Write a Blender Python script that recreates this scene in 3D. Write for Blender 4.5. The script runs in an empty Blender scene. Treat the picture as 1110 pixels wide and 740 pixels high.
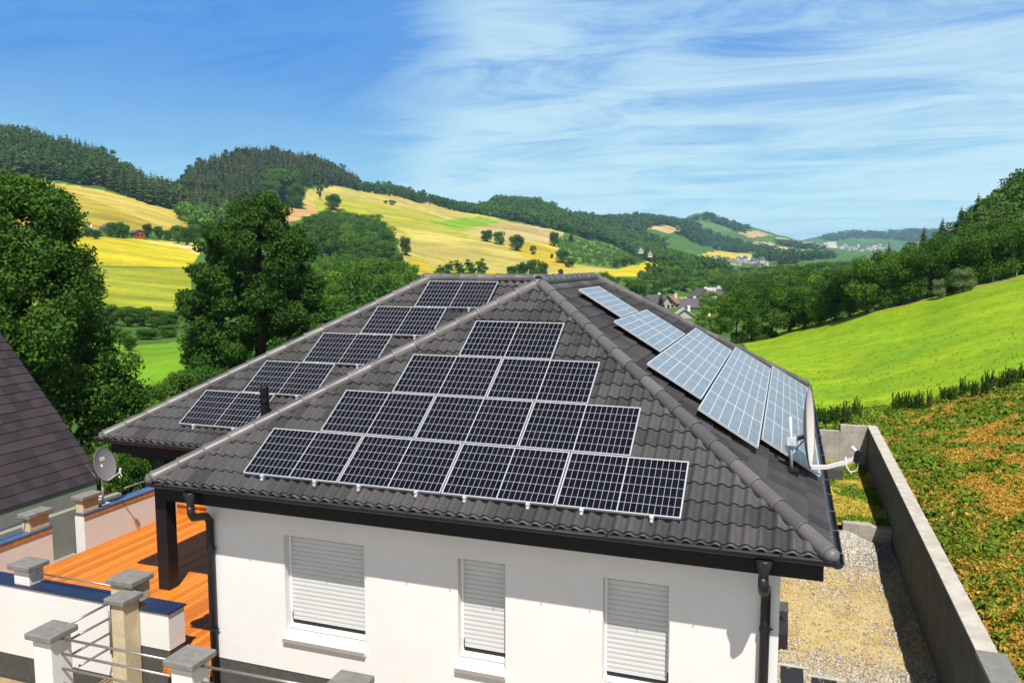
import bpy, bmesh, math, random
import numpy as np
from mathutils import Vector, Matrix
random.seed(7); rng = np.random.default_rng(11)
SC = bpy.context.scene
COL = SC.collection
R = math.radians
# ------------------------------------------------------------------ camera
CF = 857.5; CC = np.array([8.333, -10.539, 3.446]); YAW, PIT = -R(19.147), R(5.805)
IW, IH = 1110.0, 740.0
fw = np.array([math.sin(YAW)*math.cos(PIT), math.cos(YAW)*math.cos(PIT), -math.sin(PIT)])
rt = np.array([math.cos(YAW), -math.sin(YAW), 0.0]); up = np.cross(rt, fw)
RM = np.array([rt, up, fw])
def ray(x, y):
    return np.array([(x-IW/2)/CF, -(y-IH/2)/CF, 1.0]) @ RM
def proj(P):
    d = (np.asarray(P, float)-CC) @ RM.T
    return np.stack([IW/2+CF*d[..., 0]/d[..., 2], IH/2-CF*d[..., 1]/d[..., 2]], -1)
def atZ(x, y, z):
    d = ray(x, y); return CC+d*((z-CC[2])/d[2])
def atY(x, y, v):
    d = ray(x, y); return CC+d*((v-CC[1])/d[1])
cam = bpy.data.cameras.new('camera'); co = bpy.data.objects.new('camera', cam); COL.objects.link(co)
cam.sensor_fit = 'HORIZONTAL'; cam.sensor_width = 36.0; cam.lens = 36.0*CF/IW
cam.clip_start = 0.1; cam.clip_end = 30000
co.matrix_world = Matrix(((rt[0], up[0], -fw[0], CC[0]), (rt[1], up[1], -fw[1], CC[1]), (rt[2], up[2], -fw[2], CC[2]), (0, 0, 0, 1)))
SC.camera = co
SC.render.resolution_x, SC.render.resolution_y = 1024, 682
SC.view_settings.view_transform = 'Standard'; SC.view_settings.look = 'None'
SC.view_settings.gamma = 1; SC.view_settings.use_curve_mapping = False
SC.view_settings.exposure = 0.58
SC.cycles.max_bounces = 6; SC.cycles.diffuse_bounces = 3; SC.cycles.glossy_bounces = 3
SC.cycles.transparent_max_bounces = 4; SC.cycles.use_denoising = True
SC.cycles.caustics_reflective = False; SC.cycles.caustics_refractive = False
# ------------------------------------------------------------------ light and sky
SUND = np.array([-0.5, 1.0, -1.78]); SUND /= np.linalg.norm(SUND)
sl = bpy.data.lights.new('sun', 'SUN'); so = bpy.data.objects.new('sun', sl); COL.objects.link(so)
sl.energy = 4.9; sl.angle = R(0.53); sl.color = (1.0, 0.955, 0.88)
so.rotation_euler = Vector(SUND).to_track_quat('-Z', 'Y').to_euler(); so.location = (20, -40, 60)
W = bpy.data.worlds.new('World'); SC.world = W; W.use_nodes = True
nt = W.node_tree; nt.nodes.clear()
def nd(nt, t, **kw):
    n = nt.nodes.new(t)
    for k, v in kw.items():
        if k.startswith('i_'):
            key = k[2:]; key = int(key) if key.isdigit() else key.replace('_', ' ')
            n.inputs[key].default_value = v
        else: setattr(n, k, v)
    return n
def mth(nt, op, a, b=None, c=None, clamp=False):
    n = nt.nodes.new('ShaderNodeMath'); n.operation = op; n.use_clamp = clamp
    for i, v in enumerate((a, b, c)):
        if v is None: continue
        if isinstance(v, (int, float)): n.inputs[i].default_value = v
        else: nt.links.new(v, n.inputs[i])
    return n.outputs[0]
def mixc(nt, f, a, b, mode='MIX'):
    n = nt.nodes.new('ShaderNodeMix'); n.data_type = 'RGBA'; n.blend_type = mode; n.clamp_factor = True
    for s, v in ((n.inputs[0], f), (n.inputs[6], a), (n.inputs[7], b)):
        if isinstance(v, (int, float)): s.default_value = v
        elif isinstance(v, tuple): s.default_value = (*v, 1) if len(v) == 3 else v
        else: nt.links.new(v, s)
    return n.outputs[2]
def rng_(nt, v, a, b, c=0.0, d=1.0, smooth=True):
    n = nt.nodes.new('ShaderNodeMapRange'); n.interpolation_type = 'SMOOTHSTEP' if smooth else 'LINEAR'
    nt.links.new(v, n.inputs[0])
    for i, k in enumerate((a, b, c, d)): n.inputs[i+1].default_value = k
    return n.outputs[0]
sky = nd(nt, 'ShaderNodeTexSky', sky_type='NISHITA'); sky.sun_disc = False
sky.sun_elevation = math.asin(-SUND[2]); sky.sun_rotation = math.atan2(-SUND[0], -SUND[1])
sky.altitude = 400; sky.air_density = 1.0; sky.dust_density = 0.6; sky.ozone_density = 2.5
hs = nd(nt, 'ShaderNodeHueSaturation', i_Saturation=1.5, i_Value=1.0); nt.links.new(sky.outputs[0], hs.inputs['Color'])
tc = nd(nt, 'ShaderNodeTexCoord'); sp = nd(nt, 'ShaderNodeSeparateXYZ'); nt.links.new(tc.outputs['Generated'], sp.inputs[0])
# cirrus veil on a flat cloud sheet: direction / height, turned so that streaks run towards the right
den = mth(nt, 'ADD', mth(nt, 'MAXIMUM', sp.outputs[2], 0.0), 0.10)
cx = mth(nt, 'DIVIDE', sp.outputs[0], den); cy = mth(nt, 'DIVIDE', sp.outputs[1], den)
cb = nd(nt, 'ShaderNodeCombineXYZ'); nt.links.new(cx, cb.inputs[0]); nt.links.new(cy, cb.inputs[1])
mp = nd(nt, 'ShaderNodeMapping'); mp.inputs['Rotation'].default_value = (0, 0, R(35)); mp.inputs['Scale'].default_value = (0.55, 0.9, 1)
nt.links.new(cb.outputs[0], mp.inputs[0])
n1 = nd(nt, 'ShaderNodeTexNoise', i_Scale=0.75, i_Detail=7.0, i_Roughness=0.52, i_Distortion=0.4); nt.links.new(mp.outputs[0], n1.inputs['Vector'])
mp2 = nd(nt, 'ShaderNodeMapping'); mp2.inputs['Rotation'].default_value = (0, 0, R(24)); mp2.inputs['Scale'].default_value = (0.42, 1.0, 1)
nt.links.new(cb.outputs[0], mp2.inputs[0])
n2 = nd(nt, 'ShaderNodeTexNoise', i_Scale=2.2, i_Detail=12.0, i_Roughness=0.68, i_Distortion=0.8); nt.links.new(mp2.outputs[0], n2.inputs['Vector'])
# cirrus everywhere but for a clear window of deep blue to the upper left
clr = nd(nt, 'ShaderNodeVectorMath', operation='DOT_PRODUCT'); nt.links.new(tc.outputs['Generated'], clr.inputs[0])
_dc = ray(205, 15); _dc /= np.linalg.norm(_dc); clr.inputs[1].default_value = tuple(_dc)
nz = mth(nt, 'ADD', mth(nt, 'MULTIPLY', mth(nt, 'SUBTRACT', n1.outputs[0], 0.5), 0.10), mth(nt, 'MULTIPLY', mth(nt, 'SUBTRACT', n2.outputs[0], 0.5), 0.08))
win = rng_(nt, mth(nt, 'ADD', clr.outputs['Value'], nz), 0.945, 0.998, 1.0, 0.0)
wisp = rng_(nt, mth(nt, 'ADD', mth(nt, 'MULTIPLY', n1.outputs[0], 0.45), mth(nt, 'MULTIPLY', n2.outputs[0], 0.55)), 0.33, 0.56, 0.18, 1.0)
cloud = mth(nt, 'MULTIPLY', mth(nt, 'MULTIPLY', wisp, mth(nt, 'MAXIMUM', win, 0.22)), 0.95)
z_ = sp.outputs[2]
blue = mixc(nt, rng_(nt, z_, 0.0, 0.25), (4.0, 8.4, 10.0), (0.02, 2.4, 8.2))
base = mixc(nt, 0.985, hs.outputs[0], blue)
high = mixc(nt, 1.0, hs.outputs[0], (0.42, 0.45, 0.50), 'MULTIPLY')
veilc = mixc(nt, rng_(nt, z_, 0.02, 0.24), (7.0, 10.0, 11.0), (6.1, 8.6, 10.2))
skyc = mixc(nt, cloud, base, veilc)
skyc = mixc(nt, rng_(nt, z_, 0.36, 0.75), skyc, high)
# unseen white glow added to the sky behind the view, fills shaded walls
bk = nd(nt, 'ShaderNodeVectorMath', operation='DOT_PRODUCT'); nt.links.new(tc.outputs['Generated'], bk.inputs[0]); bk.inputs[1].default_value = tuple(-fw)
skyc = mixc(nt, mth(nt, 'MULTIPLY', rng_(nt, bk.outputs['Value'], 0.0, 0.5), rng_(nt, z_, 0.7, 0.3)), skyc, (9.0, 9.2, 9.6))
bg = nd(nt, 'ShaderNodeBackground', i_Strength=0.062); nt.links.new(skyc, bg.inputs[0])
wo = nd(nt, 'ShaderNodeOutputWorld'); nt.links.new(bg.outputs[0], wo.inputs[0])
# ------------------------------------------------------------------ materials
def mat(name, col, rough=0.8, spec=0.3, metal=0.0, var=0.0, scale=4.0, bump=0.0, bscale=40.0, col2=None, coat=0.0):
    m = bpy.data.materials.new(name); m.use_nodes = True; t = m.node_tree
    b = t.nodes['Principled BSDF']; b.inputs['Roughness'].default_value = rough
    b.inputs['Specular IOR Level'].default_value = spec; b.inputs['Metallic'].default_value = metal
    b.inputs['Base Color'].default_value = (*col, 1); b.inputs['Coat Weight'].default_value = coat
    g = nd(t, 'ShaderNodeNewGeometry')
    if var > 0 or col2:
        n = nd(t, 'ShaderNodeTexNoise', i_Scale=scale, i_Detail=6.0, i_Roughness=0.65); t.links.new(g.outputs['Position'], n.inputs['Vector'])
        fac = rng_(t, n.outputs[0], 0.3, 0.7)
        c2 = col2 or tuple(c*(1-var) for c in col)
        t.links.new(mixc(t, fac, c2, col), b.inputs['Base Color'])
    if bump > 0:
        n = nd(t, 'ShaderNodeTexNoise', i_Scale=bscale, i_Detail=4.0); t.links.new(g.outputs['Position'], n.inputs['Vector'])
        bp = nd(t, 'ShaderNodeBump', i_Strength=bump, i_Distance=0.02); t.links.new(n.outputs[0], bp.inputs['Height']); t.links.new(bp.outputs[0], b.inputs['Normal'])
    return m
M = {}
def render_mat():
    m = mat('white_render', (0.63, 0.628, 0.615), 0.9, 0.2, var=0.05, scale=1.3, bump=0.14, bscale=110); t = m.node_tree; b = t.nodes['Principled BSDF']
    g = nd(t, 'ShaderNodeNewGeometry'); mp = nd(t, 'ShaderNodeMapping'); mp.inputs['Scale'].default_value = (7, 7, 0.35); t.links.new(g.outputs['Position'], mp.inputs[0])
    n = nd(t, 'ShaderNodeTexNoise', i_Scale=1.0, i_Detail=6.0, i_Roughness=0.6); t.links.new(mp.outputs[0], n.inputs['Vector'])
    src = b.inputs['Base Color'].links[0].from_socket; t.links.new(mixc(t, 1.0, src, mixc(t, rng_(t, n.outputs[0], 0.48, 0.72), (1, 1, 1), (0.985, 0.983, 0.98)), 'MULTIPLY'), b.inputs['Base Color'])
    return m
M['render'] = render_mat()
_unused = mat('white_render', (0.80, 0.785, 0.745), 0.9, 0.2, var=0.05, scale=1.3, bump=0.12, bscale=90)
M['plinth'] = mat('grey_plinth', (0.075, 0.075, 0.07), 0.9, 0.2, var=0.25, scale=6, bump=0.2)
M['black'] = mat('black_fascia', (0.008, 0.008, 0.009), 0.6, 0.2, var=0.3, scale=3)
M['gutter'] = mat('anthracite_zinc', (0.014, 0.015, 0.018), 0.40, 0.3, var=0.3, scale=3)
M['gutter_in'] = mat('gutter_inside', (0.030, 0.038, 0.050), 0.3, 0.5)
M['shutter'] = mat('shutter_pale', (0.50, 0.51, 0.505), 0.5, 0.4, var=0.04)
M['pvc'] = mat('white_frame', (0.82, 0.82, 0.82), 0.4, 0.4)
M['sillm'] = mat('sill_stone', (0.80, 0.79, 0.77), 0.6, 0.3, var=0.06)
M['sillf'] = mat('sill_front', (0.30, 0.27, 0.25), 0.7, 0.3, var=0.1)
M['alu'] = mat('aluminium', (0.72, 0.73, 0.74), 0.35, 0.5, metal=0.6)
M['rail'] = mat('brushed_rail', (0.33, 0.31, 0.29), 0.38, 0.5, metal=0.7)
M['zinc'] = mat('galvanised', (0.55, 0.58, 0.62), 0.45, 0.5, metal=0.1, var=0.2, scale=30)
M['navy'] = mat('navy_coping', (0.016, 0.028, 0.075), 0.35, 0.5, var=0.25, scale=3)
M['blue'] = mat('blue_coping', (0.060, 0.110, 0.235), 0.35, 0.5, var=0.2, scale=3)
M['wood_trim'] = mat('brown_trim', (0.42, 0.22, 0.09), 0.7, 0.3, var=0.3, scale=8)
M['capgrey'] = mat('grey_pillar_cap', (0.20, 0.195, 0.185), 0.85, 0.2, var=0.25, scale=7, bump=0.25, bscale=60)
M['sandstone'] = mat('sandy_pillar', (0.52, 0.44, 0.29), 0.9, 0.2, var=0.2, scale=5, bump=0.2)
M['conc'] = mat('concrete_light', (0.47, 0.44, 0.38), 0.9, 0.2, var=0.3, scale=3, bump=0.3, bscale=40)
M['dishgrey'] = mat('dish_grey', (0.16, 0.16, 0.165), 0.45, 0.4)
M['dishlight'] = mat('dish_beige', (0.62, 0.58, 0.53), 0.4, 0.4)
M['lnb'] = mat('white_plastic', (0.58, 0.57, 0.58), 0.4, 0.4)
M['nbwall'] = mat('olive_wall', (0.25, 0.255, 0.215), 0.9, 0.2, var=0.12, scale=2)
M['bark'] = mat('bark', (0.07, 0.05, 0.035), 0.95, 0.1, var=0.4, scale=4, bump=0.4, bscale=15)
M['barkpale'] = mat('pale_bark', (0.30, 0.25, 0.19), 0.95, 0.1, var=0.4, scale=2)
M['soil'] = mat('soil', (0.36, 0.25, 0.13), 0.95, 0.1, var=0.35, scale=3, bump=0.5, bscale=25)
M['step'] = mat('grey_slab', (0.22, 0.21, 0.19), 0.9, 0.2, var=0.2, scale=4, bump=0.2)
M['slabdark'] = mat('dark_slab', (0.018, 0.018, 0.02), 0.5, 0.4)

def tile_mat(name, c1, c2, rough=0.8, spec=0.10):
    m = bpy.data.materials.new(name); m.use_nodes = True; t = m.node_tree; b = t.nodes['Principled BSDF']
    b.inputs['Roughness'].default_value = rough; b.inputs['Specular IOR Level'].default_value = spec
    at = nd(t, 'ShaderNodeAttribute', attribute_name='tile', attribute_type='GEOMETRY')
    wn = nd(t, 'ShaderNodeTexWhiteNoise', noise_dimensions='2D'); t.links.new(at.outputs['Vector'], wn.inputs['Vector'])
    g = nd(t, 'ShaderNodeNewGeometry')
    n = nd(t, 'ShaderNodeTexNoise', i_Scale=2.0, i_Detail=6.0, i_Roughness=0.7); t.links.new(g.outputs['Position'], n.inputs['Vector'])
    fac = mth(t, 'ADD', mth(t, 'MULTIPLY', wn.outputs['Value'], 0.62), mth(t, 'MULTIPLY', n.outputs[0], 0.42))
    t.links.new(mixc(t, rng_(t, fac, 0.2, 0.8), c1, c2), b.inputs['Base Color'])
    n2 = nd(t, 'ShaderNodeTexNoise', i_Scale=60.0, i_Detail=3.0); t.links.new(g.outputs['Position'], n2.inputs['Vector'])
    bp = nd(t, 'ShaderNodeBump', i_Strength=0.15, i_Distance=0.01); t.links.new(n2.outputs[0], bp.inputs['Height']); t.links.new(bp.outputs[0], b.inputs['Normal'])
    return m
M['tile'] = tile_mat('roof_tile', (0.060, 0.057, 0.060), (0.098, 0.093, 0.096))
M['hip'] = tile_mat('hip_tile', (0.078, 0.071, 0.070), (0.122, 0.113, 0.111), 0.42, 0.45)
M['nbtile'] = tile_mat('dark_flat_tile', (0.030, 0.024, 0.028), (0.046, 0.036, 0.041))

def deck_mat():
    m = bpy.data.materials.new('orange_decking'); m.use_nodes = True; t = m.node_tree; b = t.nodes['Principled BSDF']
    b.inputs['Roughness'].default_value = 0.6
    g = nd(t, 'ShaderNodeNewGeometry'); s = nd(t, 'ShaderNodeSeparateXYZ'); t.links.new(g.outputs['Position'], s.inputs[0])
    xi = mth(t, 'MULTIPLY', s.outputs[0], 1/0.14); fl = mth(t, 'FLOOR', xi); fr = mth(t, 'FRACT', xi)
    wn = nd(t, 'ShaderNodeTexWhiteNoise', noise_dimensions='1D'); t.links.new(fl, wn.inputs['W'])
    mp = nd(t, 'ShaderNodeMapping'); mp.inputs['Scale'].default_value = (14, 0.9, 1); t.links.new(g.outputs['Position'], mp.inputs[0])
    n = nd(t, 'ShaderNodeTexNoise', i_Scale=1.0, i_Detail=5.0); t.links.new(mp.outputs[0], n.inputs['Vector'])
    fac = mth(t, 'ADD', mth(t, 'MULTIPLY', wn.outputs[0], 0.75), mth(t, 'MULTIPLY', n.outputs[0], 0.4))
    c = mixc(t, fac, (0.36, 0.085, 0.004), (0.64, 0.205, 0.013))
    gap = mth(t, 'LESS_THAN', fr, 0.06)
    c = mixc(t, gap, c, (0.08, 0.03, 0.01)); t.links.new(c, b.inputs['Base Color'])
    return m
M['deck'] = deck_mat()

def block_mat(name, axis, c1, c2, bl=0.5, bh=0.25):
    m = bpy.data.materials.new(name); m.use_nodes = True; t = m.node_tree; b = t.nodes['Principled BSDF']; b.inputs['Roughness'].default_value = 0.95
    g = nd(t, 'ShaderNodeNewGeometry'); s = nd(t, 'ShaderNodeSeparateXYZ'); t.links.new(g.outputs['Position'], s.inputs[0])
    cbn = nd(t, 'ShaderNodeCombineXYZ'); t.links.new(s.outputs[axis], cbn.inputs[0]); t.links.new(s.outputs[2], cbn.inputs[1])
    br = nd(t, 'ShaderNodeTexBrick', i_Scale=1.0, i_Mortar_Size=0.006, i_Brick_Width=bl, i_Row_Height=bh)
    br.inputs['Color1'].default_value = (*c1, 1); br.inputs['Color2'].default_value = (*c2, 1); br.inputs['Mortar'].default_value = (*[c*0.8 for c in c1], 1)
    t.links.new(cbn.outputs[0], br.inputs['Vector'])
    n = nd(t, 'ShaderNodeTexNoise', i_Scale=2.2, i_Detail=8.0, i_Roughness=0.7); t.links.new(g.outputs['Position'], n.inputs['Vector'])
    c = mixc(t, 1.0, br.outputs[0], mixc(t, rng_(t, n.outputs[0], 0.25, 0.75), (0.62, 0.62, 0.6), (1.1, 1.08, 1.05)), 'MULTIPLY')
    t.links.new(c, b.inputs['Base Color'])
    n2 = nd(t, 'ShaderNodeTexNoise', i_Scale=50.0, i_Detail=4.0); t.links.new(g.outputs['Position'], n2.inputs['Vector'])
    bp = nd(t, 'ShaderNodeBump', i_Strength=0.35, i_Distance=0.01); t.links.new(n2.outputs[0], bp.inputs['Height']); t.links.new(bp.outputs[0], b.inputs['Normal'])
    return m
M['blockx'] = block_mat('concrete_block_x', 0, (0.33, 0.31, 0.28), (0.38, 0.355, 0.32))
M['blocky'] = block_mat('shade_dark_block_y', 1, (0.058, 0.056, 0.053), (0.082, 0.079, 0.074))  # shade on the retaining wall's inner face is darkened into this concrete colour

def cell_mat(name, nx, ny, dark, line, lw, coat, cior, rough, crough):
    """cells of a solar module from its own UVs: nx by ny cells, a wider gap across the middle"""
    m = bpy.data.materials.new(name); m.use_nodes = True; t = m.node_tree; b = t.nodes['Principled BSDF']
    b.inputs['Roughness'].default_value = rough; b.inputs['Coat Weight'].default_value = coat; b.inputs['Coat Roughness'].default_value = crough
    b.inputs['Coat IOR'].default_value = cior; b.inputs['Specular IOR Level'].default_value = 0.2
    uv = nd(t, 'ShaderNodeUVMap', uv_map='UVMap'); s = nd(t, 'ShaderNodeSeparateXYZ'); t.links.new(uv.outputs[0], s.inputs[0])
    def lines(o, n, w):
        fr = mth(t, 'FRACT', mth(t, 'MULTIPLY', o, float(n)))
        return mth(t, 'ADD', mth(t, 'LESS_THAN', fr, w), mth(t, 'GREATER_THAN', fr, 1-w), clamp=True)
    lx = lines(s.outputs[0], nx, lw); ly = lines(s.outputs[1], ny, lw*0.55)
    mid = mth(t, 'LESS_THAN', mth(t, 'ABSOLUTE', mth(t, 'SUBTRACT', s.outputs[0], 0.5)), 0.0055)
    ln = mth(t, 'MAXIMUM', mth(t, 'MAXIMUM', lx, ly), mid)
    ix = mth(t, 'FLOOR', mth(t, 'MULTIPLY', s.outputs[0], float(nx))); iy = mth(t, 'FLOOR', mth(t, 'MULTIPLY', s.outputs[1], float(ny)))
    cv = nd(t, 'ShaderNodeCombineXYZ'); t.links.new(ix, cv.inputs[0]); t.links.new(iy, cv.inputs[1])
    oi = nd(t, 'ShaderNodeObjectInfo'); t.links.new(oi.outputs['Random'], cv.inputs[2])
    wn = nd(t, 'ShaderNodeTexWhiteNoise', noise_dimensions='3D'); t.links.new(cv.outputs[0], wn.inputs['Vector'])
    c = mixc(t, wn.outputs[0], dark, tuple(x*1.5+0.001 for x in dark))
    t.links.new(mixc(t, ln, c, line), b.inputs['Base Color'])
    return m
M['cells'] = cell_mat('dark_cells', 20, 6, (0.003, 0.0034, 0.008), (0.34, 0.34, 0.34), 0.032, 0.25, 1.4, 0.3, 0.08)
M['cells_r'] = cell_mat('sheen_tinted_cells', 20, 6, (0.075, 0.085, 0.10), (0.62, 0.63, 0.64), 0.055, 1.0, 1.95, 0.5, 0.30)  # same dark cells, with sky sheen lightened into the base and line colours

def leaf_mat(name, dark, light, sat=1.0, rough=0.75, trans=0.25):
    m = bpy.data.materials.new(name); m.use_nodes = True; t = m.node_tree; b = t.nodes['Principled BSDF']
    b.inputs['Roughness'].default_value = rough; b.inputs['Specular IOR Level'].default_value = 0.2
    at = nd(t, 'ShaderNodeAttribute', attribute_name='tint', attribute_type='GEOMETRY')
    oi = nd(t, 'ShaderNodeObjectInfo')
    g = nd(t, 'ShaderNodeNewGeometry')
    fac = mth(t, 'ADD', mth(t, 'MULTIPLY', at.outputs['Fac'], 0.65), mth(t, 'MULTIPLY', oi.outputs['Random'], 0.35))
    c = mixc(t, fac, dark, light)
    t.links.new(c, b.inputs['Base Color'])
    tr = nd(t, 'ShaderNodeBsdfTranslucent'); t.links.new(c, tr.inputs[0])
    mx = nd(t, 'ShaderNodeMixShader', i_0=trans); t.links.new(b.outputs[0], mx.inputs[1]); t.links.new(tr.outputs[0], mx.inputs[2])
    t.links.new(mx.outputs[0], t.nodes['Material Output'].inputs[0])
    return m
M['leaf'] = leaf_mat('leaves', (0.030, 0.088, 0.008), (0.110, 0.225, 0.020))
M['leafdark'] = leaf_mat('dark_leaves', (0.018, 0.058, 0.006), (0.075, 0.170, 0.014))
M['leafbright'] = leaf_mat('bright_leaves', (0.055, 0.140, 0.010), (0.160, 0.300, 0.026))
M['needle'] = leaf_mat('needles', (0.026, 0.048, 0.010), (0.075, 0.105, 0.024), trans=0.1)
M['needlebrown'] = leaf_mat('brown_needles', (0.060, 0.056, 0.018), (0.130, 0.110, 0.042), trans=0.1)
M['farleaf'] = leaf_mat('far_leaves', (0.022, 0.062, 0.012), (0.072, 0.155, 0.026), trans=0.15)
M['weed'] = leaf_mat('weed_leaves', (0.052, 0.130, 0.008), (0.24, 0.32, 0.025))
M['weedd'] = leaf_mat('dark_weed_leaves', (0.014, 0.045, 0.006), (0.075, 0.155, 0.014))
M['straw'] = leaf_mat('dry_weeds', (0.36, 0.20, 0.025), (0.60, 0.40, 0.065))
M['drygrass'] = leaf_mat('dry_grass_blades', (0.36, 0.27, 0.035), (0.58, 0.47, 0.08))
M['grassb'] = leaf_mat('field_grass', (0.10, 0.24, 0.008), (0.26, 0.40, 0.02))
M['blossom'] = leaf_mat('white_blossom', (0.04, 0.11, 0.015), (0.26, 0.31, 0.16))
# ------------------------------------------------------------------ builders
class MB:
    """collects shapes; build() links them as one mesh object"""
    def __init__(s): s.v = []; s.f = []; s.m = []; s.uv = {}; s.tile = []
    def add(s, vs, fs, mi=0):
        o = len(s.v); s.v += [tuple(map(float, v)) for v in vs]
        for f in fs: s.f.append(tuple(i+o for i in f)); s.m.append(mi)
        return s
    def box(s, a, b, mi=0, top=None, front=None):
        x0, y0, z0 = a; x1, y1, z1 = b
        vs = [(x0, y0, z0), (x1, y0, z0), (x1, y1, z0), (x0, y1, z0), (x0, y0, z1), (x1, y0, z1), (x1, y1, z1), (x0, y1, z1)]
        fs = [(0, 3, 2, 1), (4, 5, 6, 7), (0, 1, 5, 4), (1, 2, 6, 5), (2, 3, 7, 6), (3, 0, 4, 7)]
        s.add(vs, fs, mi); n = len(s.m)
        if top is not None: s.m[n-5] = top
        if front is not None: s.m[n-4] = front
        return s
    def obox(s, o, U, V, N, mi=0):
        """parallelepiped from a corner and three edge vectors"""
        o, U, V, N = map(np.asarray, (o, U, V, N))
        vs = [o, o+U, o+U+V, o+V, o+N, o+U+N, o+U+V+N, o+V+N]
        fs = [(0, 3, 2, 1), (4, 5, 6, 7), (0, 1, 5, 4), (1, 2, 6, 5), (2, 3, 7, 6), (3, 0, 4, 7)]
        if np.dot(np.cross(U, V), N) < 0: fs = [f[::-1] for f in fs]
        return s.add(vs, fs, mi)
    def tube(s, pts, r, n=10, mi=0, caps=True):
        pts = [np.asarray(p, float) for p in pts]; rr = r if isinstance(r, (list, tuple)) else [r]*len(pts)
        rings = []; ref = np.array([0.3, 0.2, 0.93])
        for i, p in enumerate(pts):
            d = pts[min(i+1, len(pts)-1)]-pts[max(i-1, 0)]; d = d/np.linalg.norm(d)
            rf = ref if abs(d@ref) < 0.95 else np.array([1.0, 0, 0])
            a = np.cross(d, rf); a /= np.linalg.norm(a); b = np.cross(d, a)
            rings.append([p+rr[i]*(a*math.cos(2*math.pi*k/n)+b*math.sin(2*math.pi*k/n)) for k in range(n)])
        vs = [v for q in rings for v in q]; fs = []
        for i in range(len(pts)-1):
            for k in range(n):
                k2 = (k+1) % n; fs.append((i*n+k, i*n+k2, (i+1)*n+k2, (i+1)*n+k))
        if caps: fs.append(tuple(range(n))[::-1]); fs.append(tuple((len(pts)-1)*n+k for k in range(n)))
        return s.add(vs, fs, mi)
    def build(s, name, mats, parent=None, smooth=False, bevel=0.0):
        off = np.zeros(3)
        if parent is not None: off = np.array(parent.get('_w', (0, 0, 0)), float)
        me = bpy.data.meshes.new(name)
        me.from_pydata([tuple(np.asarray(v)-off) for v in s.v], [], s.f)
        mats = mats if isinstance(mats, (list, tuple)) else [mats]
        for m in mats: me.materials.append(m)
        if len(mats) > 1: me.polygons.foreach_set('material_index', s.m)
        if smooth: me.polygons.foreach_set('use_smooth', [True]*len(me.polygons))
        me.update()
        o = bpy.data.objects.new(name, me); COL.objects.link(o)
        if parent is not None: o.parent = parent; o['_w'] = tuple(off)
        if bevel > 0:
            md = o.modifiers.new('bevel', 'BEVEL'); md.width = bevel; md.segments = 2; md.limit_method = 'ANGLE'; md.angle_limit = R(35)
        return o
def tag(o, label, cat, group=None):
    o['label'] = label; o['category'] = cat
    if group: o['group'] = group
    return o
def thing(name, label, cat, loc, group=None):
    o = bpy.data.objects.new(name, None); COL.objects.link(o); o.location = tuple(map(float, loc)); o['_w'] = tuple(map(float, loc))
    o.empty_display_size = 0.3
    return tag(o, label, cat, group)
def struct(o, kind='structure'):
    o['kind'] = kind; return o
def copy_tree(o, parent=None):
    c = o.copy(); COL.objects.link(c)
    if parent is not None: c.parent = parent
    for ch in list(o.children): copy_tree(ch, c)
    return c
def np_mesh(name, V, F, mats, attr=None, smooth=False, mi=None):
    """V (n,3), F (m,k) arrays -> mesh"""
    me = bpy.data.meshes.new(name); V = np.asarray(V, np.float32); F = np.asarray(F, np.int32); k = F.shape[1]
    me.vertices.add(len(V)); me.vertices.foreach_set('co', V.ravel())
    me.loops.add(F.size); me.loops.foreach_set('vertex_index', F.ravel())
    me.polygons.add(len(F)); me.polygons.foreach_set('loop_start', np.arange(0, F.size, k, dtype=np.int32))
    try: me.polygons.foreach_set('loop_total', np.full(len(F), k, np.int32))
    except Exception: pass
    for m in (mats if isinstance(mats, (list, tuple)) else [mats]): me.materials.append(m)
    if mi is not None: me.polygons.foreach_set('material_index', np.asarray(mi, np.int32))
    if smooth: me.polygons.foreach_set('use_smooth', np.ones(len(F), bool))
    for an, (ty, data) in (attr or {}).items():
        a = me.attributes.new(an, ty, 'POINT')
        a.data.foreach_set({'FLOAT': 'value', 'FLOAT_COLOR': 'color', 'FLOAT_VECTOR': 'vector'}[ty], np.asarray(data, np.float32).ravel())
    me.update(calc_edges=True); me.validate()
    return me
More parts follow.
